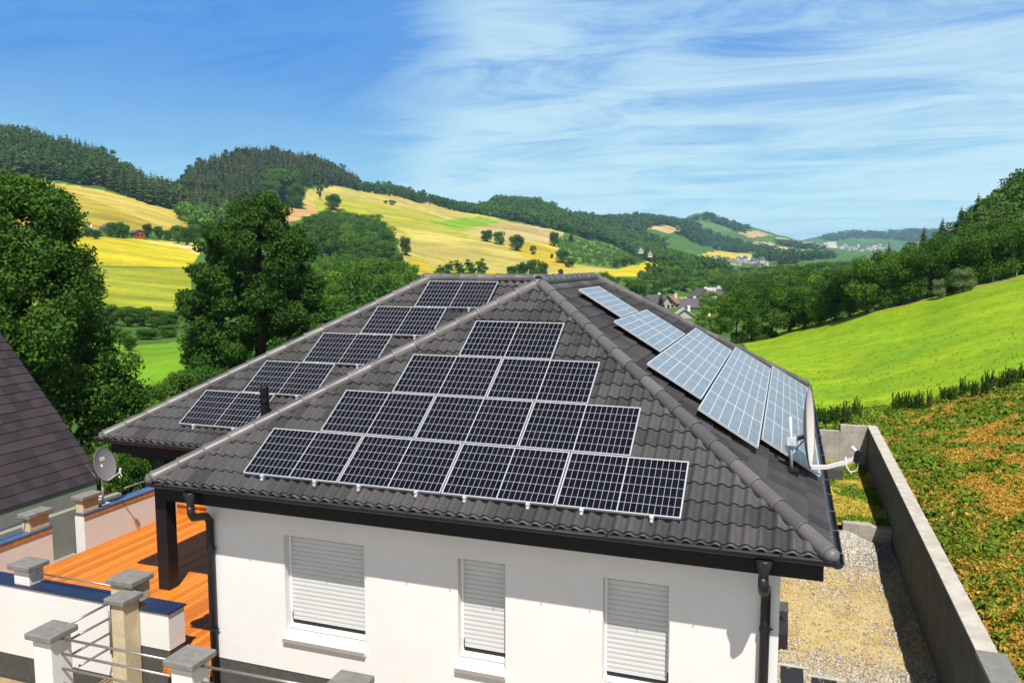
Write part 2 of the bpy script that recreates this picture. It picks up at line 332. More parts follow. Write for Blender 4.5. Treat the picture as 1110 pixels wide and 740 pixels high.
# ------------------------------------------------------------------ tiled roof planes
def tile_plane(name, O, U, S, poly, material, parent, wave=0.19, amp=0.052, course=0.33, lip=0.030, per=10):
    """corrugated tiles on a plane: O eave origin, U along the eave, S up the slope, poly = convex outline in (u,v)"""
    O, U, S = (np.asarray(a, float) for a in (O, U, S)); N = np.cross(U, S); N /= np.linalg.norm(N)
    if N[2] < 0: N = -N
    pu = [q[0] for q in poly]; pv = [q[1] for q in poly]
    u0, u1, v0, v1 = min(pu), max(pu), min(pv), max(pv)
    du = wave/per if amp > 0 else 0.33
    us = np.arange(math.floor(u0/du)-1, math.ceil(u1/du)+2)*du
    k0, k1 = math.floor(v0/course), math.ceil(v1/course)+1
    rows = []
    for k in range(k0, k1):
        rows.append((k*course, lip, k)); rows.append(((k+1)*course+0.004, 0.0, k))
    w = amp*(np.clip(np.cos(2*math.pi*us/wave)*0.68+0.42, 0, 1)**0.75-0.5) if amp > 0 else np.zeros_like(us)
    bm = bmesh.new(); tl = bm.faces.layers.float_vector.new('tile'); vs = []
    for (v, h, k) in rows:
        vs.append([bm.verts.new(O+U*u+S*v+N*(h+ww)) for u, ww in zip(us, w)])
    tw = 2*wave if amp > 0 else 0.33
    for i in range(len(rows)-1):
        k = rows[i][2]
        for j in range(len(us)-1):
            f = bm.faces.new((vs[i][j], vs[i][j+1], vs[i+1][j+1], vs[i+1][j])); um = (us[j]+us[j+1])/2
            f[tl] = (math.floor(um/tw+0.5*(k % 2)), k, len(name)); f.smooth = amp > 0 and i % 2 == 0
    cu, cv = sum(pu)/len(pu), sum(pv)/len(pv)
    for i in range(len(poly)):
        a, b = poly[i], poly[(i+1) % len(poly)]
        d = (b[0]-a[0], b[1]-a[1]); n = (d[1], -d[0])
        if n[0]*(cu-a[0])+n[1]*(cv-a[1]) > 0: n = (-n[0], -n[1])
        no = U*n[0]+S*n[1]; co_ = O+U*a[0]+S*a[1]
        bmesh.ops.bisect_plane(bm, geom=bm.verts[:]+bm.edges[:]+bm.faces[:], dist=1e-5, plane_co=co_, plane_no=no, clear_outer=True)
    off = Vector(parent.get('_w', (0, 0, 0)))
    for v in bm.verts: v.co -= off
    bm.normal_update()
    if sum((f.normal.dot(Vector(N)) for f in bm.faces)) < 0: bmesh.ops.reverse_faces(bm, faces=bm.faces[:])
    me = bpy.data.meshes.new(name); bm.to_mesh(me); bm.free(); me.materials.append(material)
    o = bpy.data.objects.new(name, me); COL.objects.link(o); o.parent = parent
    return o
def caps(name, a, b, parent, r=0.106, ln=0.46, sink=0.03, start_round=True, material=None):
    """row of overlapping hip tiles from the low end a to the high end b"""
    a, b = np.asarray(a, float), np.asarray(b, float); L = np.linalg.norm(b-a); d = (b-a)/L
    side = np.cross(d, (0, 0, 1)); side /= np.linalg.norm(side); n = np.cross(side, d)
    bm = bmesh.new(); tl = bm.faces.layers.float_vector.new('tile'); k = 0; s = 0.0; A = [(-112+224*i/12) for i in range(13)]
    while s < L-0.05:
        e = min(s+ln, L)
        prof = [(s, r*1.02), (s, r*1.20), (s+0.03, r*1.20), (s+0.05, r*1.13), (e+0.02, r)]
        rings = []
        for (q, rr) in prof:
            c = a+d*q-n*sink
            rings.append([bm.verts.new(c+rr*(side*math.sin(R(t))+n*math.cos(R(t)))) for t in A])
        for i in range(len(rings)-1):
            for j in range(len(A)-1):
                f = bm.faces.new((rings[i][j], rings[i][j+1], rings[i+1][j+1], rings[i+1][j])); f[tl] = (k, 7, len(name)); f.smooth = i >= 2
        if k == 0 and start_round:
            prev = rings[0]
            for t in (30, 60, 85):
                rr = r*1.2*math.cos(R(t)); c = a-d*(r*1.3*math.sin(R(t)))-n*sink
                cur = [bm.verts.new(c+rr*(side*math.sin(R(x))+n*math.cos(R(x)))) for x in A]
                for j in range(len(A)-1):
                    f = bm.faces.new((cur[j], cur[j+1], prev[j+1], prev[j])); f[tl] = (k, 7, 0); f.smooth = True
                prev = cur
        s += ln; k += 1
    off = Vector(parent.get('_w', (0, 0, 0)))
    for v in bm.verts: v.co -= off
    bm.normal_update(); bmesh.ops.recalc_face_normals(bm, faces=bm.faces[:])
    me = bpy.data.meshes.new(name); bm.to_mesh(me); bm.free(); me.materials.append(material or M['hip'])
    o = bpy.data.objects.new(name, me); COL.objects.link(o); o.parent = parent
    return o
def gutter(a, b, out, parent, r=0.075, br=0.75):
    """half round gutter along a-b; out = horizontal unit vector away from the house"""
    a, b, out = (np.asarray(q, float) for q in (a, b, out)); d = (b-a)/np.linalg.norm(b-a); L = np.linalg.norm(b-a)
    mb = MB(); A = [180+180*i/10 for i in range(11)]
    def ring(p, rr): return [p+rr*(out*math.cos(R(t))+np.array([0, 0, 1.0])*math.sin(R(t))) for t in A]
    for rr, mi, flip in ((r, 0, False), (r-0.006, 1, True)):
        r0, r1 = ring(a, rr), ring(b, rr); n = len(A)
        fs = [(i, i+1, n+i+1, n+i) for i in range(n-1)]
        if flip: fs = [f[::-1] for f in fs]
        mb.add(r0+r1, fs, mi)
    for p in (a, b):
        q = ring(p, r); mb.add(q, [tuple(range(len(q)))], 0)
    mb.tube([a+out*r, b+out*r], 0.011, 8, 0); mb.tube([a-out*r, b-out*r], 0.008, 6, 0)
    g = mb.build('gutter', [M['gutter'], M['gutter_in']], parent, smooth=True)
    k = 0.35
    while br and k < L:
        p = a+d*k; m = MB()
        m.tube([p-out*(r+0.01)+np.array([0, 0, 0.012]), p+out*(r+0.01)+np.array([0, 0, 0.012]), p+out*(r+0.016)-np.array([0, 0, 0.03])], 0.009, 6)
        m.build('bracket', M['gutter'], g); k += br
    return g
T = 0.656; TA = math.atan(T)
house = thing('house', 'white rendered bungalow with dark tiled hip roofs carrying solar panels, in the foreground', 'house', (3.6, 0.45, -4.4))
EV = -0.17; EZ = -0.23                                            # front eave line (tile edge)
AP = np.array([3.62, EV+4.92, EZ+4.92*T]); BP = np.array([3.62, 9.65, AP[2]])
XL, XR, YB = -1.75, 8.97, 14.57
WY, WX = 2.13, -5.2                                               # wing eave, wing left corner
WRX, WRY = 0.10, WY+4.92
S_f = np.array([0, math.cos(TA), math.sin(TA)]); slen = 4.92/math.cos(TA)
tile_plane('roof_slope', (XL, EV, EZ), (1, 0, 0), S_f, [(0, -0.04), (XR-XL, -0.04), (AP[0]-XL, slen)], M['tile'], house)
dxr = XR-AP[0]; tr_ = 4.92*T/dxr; Sr = np.array([-dxr, 0, 4.92*T]); lr = np.linalg.norm(Sr); Sr = Sr/lr
tile_plane('roof_slope', (XR, EV, EZ), (0, 1, 0), Sr, [(0, -0.04), (YB-EV, -0.04), (BP[1]-EV, lr), (AP[1]-EV, lr)], M['tile'], house)
tile_plane('roof_slope', (WX, WY, EZ), (1, 0, 0), S_f, [(0, -0.04), (9.0-WX-5.0, -0.04), (3.62-WX, slen), (WRX-WX, slen)], M['tile'], house)
dxl = AP[0]-XL; Sl = np.array([dxl, 0, 4.92*T]); ll = np.linalg.norm(Sl); Sl = Sl/ll
tile_plane('roof_slope', (XL, 0, EZ), (0, 1, 0), Sl, [(EV, -0.04), (WY+0.05, -0.04), (WRY, ll), (AP[1], ll)], M['tile'], house)
dwl = WRX-WX; Sw = np.array([dwl, 0, 4.92*T]); lw = np.linalg.norm(Sw); Sw = Sw/lw
tile_plane('roof_slope', (WX, WY, EZ), (0, 1, 0), Sw, [(0, -0.04), (9.84, -0.04), (4.92, lw)], M['tile'], house, amp=0.03, per=4)
S_b = np.array([0, -math.cos(TA), math.sin(TA)])
tile_plane('roof_slope', (WX, WY+9.84, EZ), (1, 0, 0), S_b, [(0, -0.04), (XL-WX+5.4, -0.04), (3.62-WX, slen), (WRX-WX, slen)], M['tile'], house, per=4)
tile_plane('roof_slope', (XL, YB, EZ), (1, 0, 0), S_b, [(0, -0.04), (XR-XL, -0.04), (AP[0]-XL, slen)], M['tile'], house, per=4)
tile_plane('roof_slope', (XL, 0, EZ), (0, 1, 0), Sl, [(WRY, ll-0.01), (BP[1], ll), (YB, -0.04), (11.97, -0.04)], M['tile'], house, per=4)
def P3(*a): return np.array(a, float)
zc = 0.045
caps('hip_cap', P3(XL+0.02, EV+0.02, EZ+zc), AP+P3(0, 0, zc), house)
caps('hip_cap', P3(XR-0.02, EV+0.02, EZ+zc), AP+P3(0, 0, zc), house, r=0.104)
caps('hip_cap', P3(WX+0.02, WY+0.02, EZ+zc), P3(WRX, WRY, AP[2]+zc), house)
caps('hip_cap', P3(XR-0.02, YB-0.02, EZ+zc), BP+P3(0, 0, zc), house)
caps('hip_cap', P3(WX+0.02, WY+9.8, EZ+zc), P3(WRX, WRY, AP[2]+zc), house)
caps('ridge_cap', AP+P3(0, -0.1, zc+0.02), BP+P3(0, 0.1, zc+0.02), house, start_round=False)
caps('ridge_cap', P3(WRX-0.1, WRY, AP[2]+zc+0.02), P3(3.62, WRY, AP[2]+zc+0.02), house, start_round=True)
# eaves
gz = -0.262
gf = gutter((XL+0.03, EV-0.085, gz), (XR+0.06, EV-0.085, gz), (0, -1, 0), house)
gutter((XR+0.06, EV-0.15, gz), (XR+0.06, YB, gz), (1, 0, 0), house, br=0.9)
gutter((WX-0.1, WY-0.085, gz), (XL-0.05, WY-0.085, gz), (0, -1, 0), house)
gutter((WX-0.085, WY-0.1, gz), (WX-0.085, WY+9.9, gz), (-1, 0, 0), house, br=0)
fb = MB()
fb.box((-1.62, -0.10, -0.60), (8.86, -0.07, -0.20)); fb.box((-1.62, -0.07, -0.60), (8.86, 0.50, -0.575))
fb.box((8.86, -0.10, -0.60), (8.89, YB-0.1, -0.20)); fb.box((8.37, 0.50, -0.60), (8.86, YB-0.1, -0.575))
fb.box((-1.65, -0.10, -0.60), (-1.62, WY, -0.20)); fb.box((-1.62, 0.50, -0.60), (-1.14, WY+0.3, -0.575))
fb.box((WX+0.15, WY+0.08, -0.58), (-1.62, WY+0.11, -0.20)); fb.box((WX+0.15, WY+0.11, -0.58), (-1.62, WY+9.6, -0.555))
fb.box((WX+0.12, WY+0.08, -0.58), (WX+0.15, WY+9.6, -0.20))
fb.build('fascia', M['black'], house)
# under-deck that closes the roof from below
ub = MB(); ub.add([(XL+.1, EV+.1, EZ-.06), (XR-.1, EV+.1, EZ-.06), (XR-.1, YB-.1, EZ-.06), (XL+.1, YB-.1, EZ-.06)], [(0, 1, 2, 3)])
ub.build('soffit_board', M['black'], house)
# walls: front wall with three window openings
WF = 0.45; WXL, WXR = -1.15, 8.38; ZT, ZP, ZB = -0.58, -3.56, -4.6
wins = [(0.43, 1.965, -1.155, -2.93), (3.62, 4.41, -1.155, -2.90), (5.93, 6.905, -1.155, -2.90)]
wb = MB()
xs = [WXL]
for (a, b, zt, zb) in wins:
    wb.box((xs[-1], WF, ZP), (a, WF+0.36, ZT)); wb.box((a, WF, zt), (b, WF+0.36, ZT)); wb.box((a, WF, ZP), (b, WF+0.36, zb)); xs.append(b)
wb.box((xs[-1], WF, ZP), (WXR, WF+0.36, ZT))
wb.box((WXL, WF+0.36, ZP), (WXL+0.36, 8.0, ZT)); wb.box((WXR-0.36, WF+0.36, ZP), (WXR, 13.9, ZT)); wb.box((WXL+0.36, 13.5, ZP), (WXR-0.36, 13.9, ZT))
wb.box((-4.9, 8.0, ZP), (WXL+0.36, 8.36, ZT)); wb.box((-4.9, 8.36, ZP), (-4.54, 11.2, ZT))
wb.build('wall', M['render'], house)
pb = MB(); pb.box((WXL+0.015, WF+0.015, ZB), (WXR-0.015, 13.88, ZP)); pb.box((-4.88, 8.02, ZB), (WXL, 11.2, ZP-0.002)); pb.build('plinth', M['plinth'], house)
for i, (a, b, zt, zb) in enumerate(wins):
    yr = WF+0.15
    wf = MB(); wf.box((a, yr+0.02, zb), (b, yr+0.07, zt)); wf.box((a+0.002, yr-0.006, zb+0.16), (a+0.035, yr+0.02, zt-0.002)); wf.box((b-0.035, yr-0.006, zb+0.16), (b-0.002, yr+0.02, zt-0.002))
    wf.box((a+0.002, yr-0.02, zb+0.10), (b-0.002, yr+0.02, zb+0.165))
    w = wf.build('window', M['pvc'], house)
    n = int(round((zt-zb-0.30)/0.078)); z0 = zb+0.30; sb = MB(); h = (zt-z0)/n; x0, x1 = a+0.036, b-0.036
    prof = []
    for k in range(n):
        z = z0+k*h; prof += [(yr+0.010, z), (yr+0.010, z+0.006), (yr+0.001, z+0.010), (yr-0.003, z+0.5*h), (yr+0.001, z+h-0.002)]
    vs = [(x0, y, z) for y, z in prof]+[(x1, y, z) for y, z in prof]; m_ = len(prof)
    sb.add(vs, [(k, m_+k, m_+k+1, k+1) for k in range(m_-1)]); sb.box((x0, yr-0.012, z0-0.05), (x1, yr+0.016, z0-0.001))
    sb.build('roller_shutter', M['shutter'], w)
    g = MB(); g.box((a+0.04, yr+0.015, zb+0.17), (b-0.04, yr+0.0195, z0)); g.build('pane', M['slabdark'], w)
    g = MB(); g.box((a-0.0, WF-0.06, zb-0.005), (b, yr+0.02, zb+0.045)); 
    s_ = MB(); s_.add([(a-0.04, WF-0.07, zb-0.02), (b+0.01, WF-0.07, zb-0.02), (b+0.01, yr+0.018, zb+0.05), (a-0.04, yr+0.018, zb+0.05),
                       (a-0.04, WF-0.07, zb-0.09), (b+0.01, WF-0.07, zb-0.09), (b+0.01, yr+0.018, zb-0.09), (a-0.04, yr+0.018, zb-0.09)],
                      [(0, 1, 2, 3), (5, 6, 2, 1), (7, 4, 0, 3), (6, 7, 3, 2)], 0)
    s_.add([(a-0.04, WF-0.07, zb-0.02), (b+0.01, WF-0.07, zb-0.02), (b+0.01, WF-0.07, zb-0.09), (a-0.04, WF-0.07, zb-0.09)], [(0, 3, 2, 1)], 1)
    s_.build('sill', [M['sillm'], M['sillf']], w)
    t_ = MB(); t_.tube([(b-0.03 if i == 2 else a+0.045, yr-0.016, z0-0.06), (b-0.03 if i == 2 else a+0.045, yr-0.016, z0+0.08)], 0.01, 6); t_.build('strap', M['slabdark'], w)
# downpipes
def downpipe(xa, xw, zbot):
    d = MB(); y0 = EV-0.085; yw = WF-0.075
    d.tube([(xa, y0, -0.58), (xa, y0, -0.70), (xa+(xw-xa)*0.15, y0+0.08, -0.80), (xw-(xw-xa)*0.2, yw-0.12, -0.92), (xw, yw, -1.06), (xw, yw, -1.25), (xw, yw, zbot)], 0.066, 14)
    o = d.build('downpipe', M['gutter'], house, smooth=True)
    f = MB(); f.tube([(xa, y0, -0.34), (xa, y0, -0.36), (xa, y0, -0.56), (xa, y0, -0.62)], [0.10, 0.115, 0.06, 0.056], 16); f.build('funnel', M['gutter'], o, smooth=True)
    for z in (-1.55, -3.0):
        c = MB(); c.tube([(xw, yw, z-0.025), (xw, yw, z+0.025)], 0.078, 12); c.tube([(xw+0.06, yw, z), (xw+0.1, yw+0.03, z)], 0.012, 6); c.build('clamp', M['gutter'], o)
    return o
downpipe(-0.86, -1.03, -4.4); downpipe(8.17, 8.20, -4.4)
# post of the wing roof and roof vent
po = MB(); po.box((-4.68, 2.93, -3.85), (-4.38, 3.23, -0.55)); po.build('post', M['gutter'], house, bevel=0.01)
bm_ = MB(); bm_.box((-5.25, 2.9, -0.86), (-1.2, 3.26, -0.585)); bm_.build('beam', M['black'], house)
vp = np.array([-1.58, 2.75, 0.24])
v_ = MB(); v_.tube([vp+P3(0, 0, -0.15), vp+P3(0, 0, 0.34), vp+P3(0, 0, 0.35), vp+P3(0, 0, 0.42), vp+P3(0, 0, 0.43), vp+P3(0, 0, 0.50), vp+P3(0, 0, 0.51), vp+P3(0, 0, 0.66), vp+P3(0, 0, 0.71)], [0.085, 0.085, 0.095, 0.095, 0.082, 0.082, 0.09, 0.085, 0.05], 14)
v_.build('vent_pipe', M['black'], house, smooth=False)
# ------------------------------------------------------------------ solar panels
def panel_proto(U, S, pw, ph, cells, rails):
    U, S = np.asarray(U, float), np.asarray(S, float); N = np.cross(U, S); N = N if N[2] > 0 else -N; N /= np.linalg.norm(N)
    f = MB(); b = 0.018; t = 0.038; z = np.zeros(3)
    f.obox(-N*t, U*pw, S*b, N*t); f.obox(S*(ph-b)-N*t, U*pw, S*b, N*t); f.obox(S*b-N*t, U*b, S*(ph-2*b), N*t); f.obox(U*(pw-b)+S*b-N*t, U*b, S*(ph-2*b), N*t)
    me = bpy.data.meshes.new('cells'); q = [U*b+S*b-N*0.004, U*(pw-b)+S*b-N*0.004, U*(pw-b)+S*(ph-b)-N*0.004, U*b+S*(ph-b)-N*0.004]
    bq = [v-N*0.012 for v in q]
    flip = np.dot(np.cross(U, S), N) < 0
    fs = [(0, 1, 2, 3), (7, 6, 5, 4)]
    if flip: fs = [x[::-1] for x in fs]
    me.from_pydata([tuple(v) for v in q+bq], [], fs); uv = me.uv_layers.new(name='UVMap')
    UVS = {0: (0, 0), 1: (1, 0), 2: (1, 1), 3: (0, 1)}
    for l in me.loops: uv.data[l.index].uv = UVS[l.vertex_index % 4]
    me.materials.append(cells); me.materials.append(M['slabdark']); me.polygons[1].material_index = 1
    fr = f.build('frame', M['alu'])
    r = []
    if rails:
        for k in (0.22, 0.78):
            m = MB(); m.obox(U*(pw*k-0.02)-S*0.085-N*0.082, U*0.04, S*(ph+0.06), N*0.042); m.obox(U*(pw*k-0.028)-S*0.05-N*0.045, U*0.056, S*0.05, N*0.05); r.append(m.build('mounting_rail', M['alu']))
    return fr.data, me, [x.data for x in r], [fr]+r
def drop(objs):
    for o in objs: bpy.data.objects.remove(o)
def put_panel(proto, loc, label, group):
    root = thing('solar_panel', label, 'solar panel', loc, group)
    for nm, me in [('frame', proto[0]), ('cells', proto[1])]+[('mounting_rail', x) for x in proto[2]]:
        o = bpy.data.objects.new(nm, me); COL.objects.link(o); o.parent = root
    return root
PW, PH = 1.755, 1.038; PU, PV = 1.775, 1.058
pf_r = panel_proto((1, 0, 0), S_f, PW, PH, M['cells'], True); pf = panel_proto((1, 0, 0), S_f, PW, PH, M['cells'], False)
words = {4: ['leftmost', 'second from the left', 'third from the left', 'rightmost'], 3: ['left', 'middle', 'right'], 2: ['left', 'right'], 1: ['only'], 5: ['first', 'second', 'third', 'fourth', 'fifth']}
rown = ['bottom row of four', 'row of three', 'row of two', 'top']
for k, (off, n) in enumerate(((0, 4), (0.915, 3), (1.822, 2), (2.723, 1))):
    for j in range(n):
        lab = 'dark solar panel standing alone at the top of the front roof slope' if n == 1 else 'dark panel, %s in the %s of the front slope' % (words[n][j], rown[k])
        put_panel(pf_r if k == 0 else pf, P3(off+j*PU, 0, 0)+S_f*(k*PV), lab, 'solar panels on the front roof slope')
lw5 = ['lowest of five solar panels on the left wing roof, beside the black vent pipe', 'second lowest of the five solar panels stepping up the left wing roof', 'middle of the five solar panels stepping up the left wing roof', 'second highest of the five solar panels stepping up the left wing roof', 'highest solar panel of the five on the left wing roof, just under its ridge']
for k in range(5):
    top = P3(-3.50+0.9275*k, 3.32+0.8775*k, 0); v = (top[1]-(WY+0.17))/math.cos(TA)-PH
    put_panel(pf_r, P3(top[0], WY+0.17, 0)+S_f*v, lw5[k], 'solar panels on the left wing roof')
rpw, rph = 1.89, 1.09
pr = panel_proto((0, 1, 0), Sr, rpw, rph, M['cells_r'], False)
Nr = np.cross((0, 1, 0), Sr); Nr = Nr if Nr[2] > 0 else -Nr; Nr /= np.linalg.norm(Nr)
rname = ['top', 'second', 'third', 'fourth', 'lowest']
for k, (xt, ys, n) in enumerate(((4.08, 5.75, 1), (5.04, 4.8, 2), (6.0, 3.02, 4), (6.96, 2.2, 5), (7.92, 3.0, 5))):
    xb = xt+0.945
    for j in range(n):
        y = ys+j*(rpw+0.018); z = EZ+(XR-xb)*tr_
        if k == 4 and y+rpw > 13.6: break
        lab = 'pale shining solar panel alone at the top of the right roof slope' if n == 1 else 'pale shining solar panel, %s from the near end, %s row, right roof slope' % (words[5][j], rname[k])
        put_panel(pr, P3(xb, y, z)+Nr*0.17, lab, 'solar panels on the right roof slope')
drop(pf_r[3]+pf[3]+pr[3])
# ------------------------------------------------------------------ satellite dishes
def dish_mesh(c, n, upv, w, h, depth, mb, mi_in=0, mi_out=1, rings=7, seg=36):
    c, n, upv = (np.asarray(a, float) for a in (c, n, upv)); n = n/np.linalg.norm(n); sd = np.cross(upv, n); sd /= np.linalg.norm(sd); u = np.cross(n, sd)
    for back, mi in ((0.0, mi_in), (0.012, mi_out)):
        vs = [c-n*(depth+back)]; fs = []
        for i in range(1, rings+1):
            q = i/rings
            for k in range(seg):
                a = 2*math.pi*k/seg; vs.append(c+sd*(w/2*q*math.cos(a))+u*(h/2*q*math.sin(a))-n*(depth*(1-q*q)+back*(1 if i < rings else 0)))
        for k in range(seg): fs.append((0, 1+k, 1+(k+1) % seg))
        for i in range(rings-1):
            for k in range(seg):
                a0 = 1+i*seg; b0 = a0+seg; k2 = (k+1) % seg; fs.append((a0+k, b0+k, b0+k2, a0+k2))
        if back: fs = [f[::-1] for f in fs]
        mb.add(vs, fs, mi)
    mb.tube([c+sd*(w/2*math.cos(2*math.pi*k/seg))+u*(h/2*math.sin(2*math.pi*k/seg)) for k in range(seg+1)], 0.010, 6, mi_out, caps=False)
    return sd, u
mx, my = 8.50, 2.62; mz = EZ+(XR-mx)*tr_
sd1 = thing('satellite_dish', 'large pale satellite dish seen edge on, on a roof mast near the right eave', 'satellite dish', (mx, my, mz))
m = MB(); m.tube([(mx, my, mz-0.02), (mx-0.03, my, mz+0.55), (mx-0.05, my, mz+0.93)], 0.026, 12); m.build('mast', M['zinc'], sd1, smooth=True)
m = MB(); m.box((mx-0.11, my-0.14, mz-0.06), (mx+0.10, my+0.10, mz+0.10)); m.build('base_plate', M['black'], sd1, bevel=0.015)
cd = P3(8.765, 3.0, 0.77); nn = P3(0.985, -0.13, 0.06)
m = MB(); s_, u_ = dish_mesh(cd, nn, (0.06, 0, 1), 1.10, 1.32, 0.09, m); m.build('reflector', [M['dishlight'], M['dishgrey']], sd1, smooth=True)
m = MB(); m.obox((mx-0.09, my-0.07, mz+0.48), (0.14, 0, 0), (0, 0.14, 0), (0, 0, 0.12)); m.obox((mx+0.02, my+0.03, mz+0.52), (0.17, 0.32, 0), (-0.04, 0.04, 0), (0, 0, 0.06)); m.tube([(mx-0.03, my, mz+0.3), (8.68, 3.0, 0.55)], 0.012, 6); m.build('bracket', M['zinc'], sd1)
bot = cd-u_*0.66
arm = [bot+P3(-0.04, 0, 0.0), bot+P3(0.22, -0.03, 0.03), bot+P3(0.50, -0.06, 0.14), bot+P3(0.66, -0.08, 0.24)]
m = MB()
for i in range(3):
    d = arm[i+1]-arm[i]; m.obox(arm[i]+P3(0, -0.03, -0.04), d, (0, 0.05, 0), (0, 0, 0.065))
m.build('arm', M['lnb'], sd1)
e = arm[3]; m = MB(); m.tube([e+P3(0.0, -.02, -0.08), e+P3(0.03, -.02, 0.10)], 0.055, 12); m.tube([e+P3(-0.02, -.02, 0.10), e+P3(-0.08, -.02, 0.16)], 0.03, 10, 1); m.build('receiver_head', [M['black'], M['lnb']], sd1)
m = MB(); m.tube([e+P3(0.03, 0, -0.08), e+P3(0.02, 0, -0.22), e+P3(-0.08, 0, -0.26), e+P3(-0.14, 0, -0.18), e+P3(-0.16, 0, -0.02)], 0.014, 6); m.build('cable', M['lnb'], sd1, smooth=True)
# grey dish on the terrace parapet
g0 = P3(-8.32, 4.95, -2.85)
sd2 = thing('satellite_dish', 'round dark grey satellite dish on a thin pole at the terrace parapet', 'satellite dish', g0)
cd = P3(-8.25, 5.0, -1.80)
m = MB(); m.tube([g0, g0+P3(0, 0, 1.05)], 0.028, 10); m.build('pole', M['zinc'], sd2, smooth=True)
m = MB(); m.box(g0+P3(-0.1, -0.12, 0.0), g0+P3(0.1, 0.12, 0.02)); m.build('base_plate', M['zinc'], sd2)
nn = P3(0.96, -0.08, 0.24); nn /= np.linalg.norm(nn)
m = MB(); s_, u_ = dish_mesh(cd, nn, (0, 0, 1), 0.62, 0.86, 0.06, m, 0, 0); m.build('reflector', M['dishgrey'], sd2, smooth=True)
m = MB()                                                            # the small pale emblem: slanted strokes in a block
for a, b in ((-0.075, 0.045), (-0.02, 0.06), (0.035, 0.05)):
    for q in (0.0, 0.055):
        c0 = cd+s_*(-0.02+a*0.9)+u_*(0.10+q)-nn*0.048; m.obox(c0, s_*0.038+u_*0.012, u_*0.04+s_*0.012, nn*0.004)
m.build('emblem', M['lnb'], sd2)
bt = cd-u_*0.43; m = MB(); tip = bt+nn*0.44+P3(0, 0, 0.16); m.tube([bt, bt+(tip-bt)*0.5, tip], 0.016, 8); m.build('arm', M['lnb'], sd2)
m = MB(); m.tube([tip+P3(0, 0, -0.03), tip+P3(0.02, 0, 0.10)], 0.032, 10); m.tube([tip, tip+P3(.05, 0, -0.10), tip+P3(.0, 0, -0.16), tip+P3(-.05, 0, -0.1)], 0.012, 6); m.build('receiver_head', M['lnb'], sd2)
# ------------------------------------------------------------------ terrace
DZ = -3.82
d = MB(); d.box((-8.2, 0.80, DZ-0.1), (-1.16, 12.5, DZ)); d.box((-2.03, 0.2, DZ-0.1), (-1.16, 0.80, DZ-0.0)); struct(d.build('deck', M['deck']))
d = thing('deck_step', 'low orange timber step on the far side of the terrace deck', 'step', (-7.3, 8.6, DZ))
m = MB(); m.box((-8.1, 7.3, DZ), (-5.6, 9.9, DZ+0.30)); m.build('box', M['deck'], d)
m = MB(); m.box((-8.12, 7.24, DZ+0.30), (-5.56, 9.96, DZ+0.335)); m.build('top_board', M['deck'], d)
def stub(name, label, a, b, zb, zc, ov, m_body, cat='pillar', group=None, th=0.11):
    t = thing(name, label, cat, ((a[0]+b[0])/2, (a[1]+b[1])/2, zb), group)
    q = MB(); q.box((a[0], a[1], zb), (b[0], b[1], zc-th)); q.build('shaft', m_body, t, bevel=0.012)
    q = MB(); q.box((a[0]-ov, a[1]-ov, zc-th), (b[0]+ov, b[1]+ov, zc)); q.build('cap', M['capgrey'], t, bevel=0.02)
    return t
PT = -2.88
def parapet(label, a, b, plinth=None, face='x', trim=True):
    """white parapet wall with blue metal coping on a box footprint a-b"""
    t = thing('parapet_wall', label, 'wall', ((a[0]+b[0])/2, (a[1]+b[1])/2, -4.45))
    zb = plinth if plinth else -4.45
    q = MB(); q.box((a[0], a[1], zb), (b[0], b[1], PT-0.03)); q.build('wall_body', M['render'], t)
    if plinth: q = MB(); q.box((a[0]+.012, a[1]+.012, -5.3), (b[0]-.012, b[1]-.012, plinth)); q.build('plinth', M['plinth'], t)
    q = MB(); q.box((a[0]-.03, a[1]-.03, PT-0.03), (b[0]+.03, b[1]+.03, PT)); q.build('coping', M['blue'] if trim else M['navy'], t)
    if trim: q = MB(); q.box((b[0]+.002, a[1]+0.001, PT-0.15), (b[0]+.018, b[1]-0.001, PT-0.031)); q.build('trim_board', M['wood_trim'], t)
    return t
parapet('far stretch of white parapet with blue coping beside the grey satellite dish', (-8.5, 4.22), (-8.2, 12.4))
parapet('white parapet with blue coping, short stretch left of the parapet gap and its capped pillar', (-8.5, 0.42), (-8.2, 3.30))
parapet('long white parapet with navy coping across the front of the terrace', (-8.9, 0.42), (-3.42, 0.79), plinth=-4.34, trim=False)
parapet('short white block with navy top and grey base beside the sandy pillars', (-2.86, 0.40), (-2.05, 0.80), plinth=-3.60, trim=False)
stub('pillar', 'grey capped stub pillar on the far parapet, left of the grey dish', (-8.47, 4.23), (-8.23, 4.72), PT, -2.44, 0.07, M['sandstone'])
stub('pillar', 'grey capped stub pillar at the near side of the parapet gap', (-8.47, 2.74), (-8.23, 3.27), PT, -2.44, 0.07, M['sandstone'])
stub('pillar', 'grey capped white stub pillar on the navy coping at the left picture edge', (-5.86, 0.44), (-5.46, 0.77), PT, -2.46, 0.08, M['render'])
stub('pillar', 'taller sandy pillar with grey cap at the end of the navy coping', (-3.39, 0.42), (-2.89, 0.86), -4.45, -2.42, 0.06, M['sandstone'])
stub('pillar', 'slightly lower sandy pillar standing just in front of the taller sandy pillar', (-3.03, 0.02), (-2.70, 0.39), -4.45, -2.58, 0.06, M['sandstone'])
p_ = [(-3.21, -1.0, -2.72), (-0.33, -1.0, -2.69), (2.50, -1.0, -2.62)]
pl_ = ['white pillar with wide grey cap at the left end of the front railing', 'white pillar with wide grey cap in front of the left downpipe', 'pillar with wide grey cap cut off by the picture bottom, below the first window']
for (x, y, z), lb in zip(p_, pl_): stub('pillar', lb, (x-0.20, y-0.20), (x+0.20, y+0.20), -4.9, z, 0.085, M['render'])
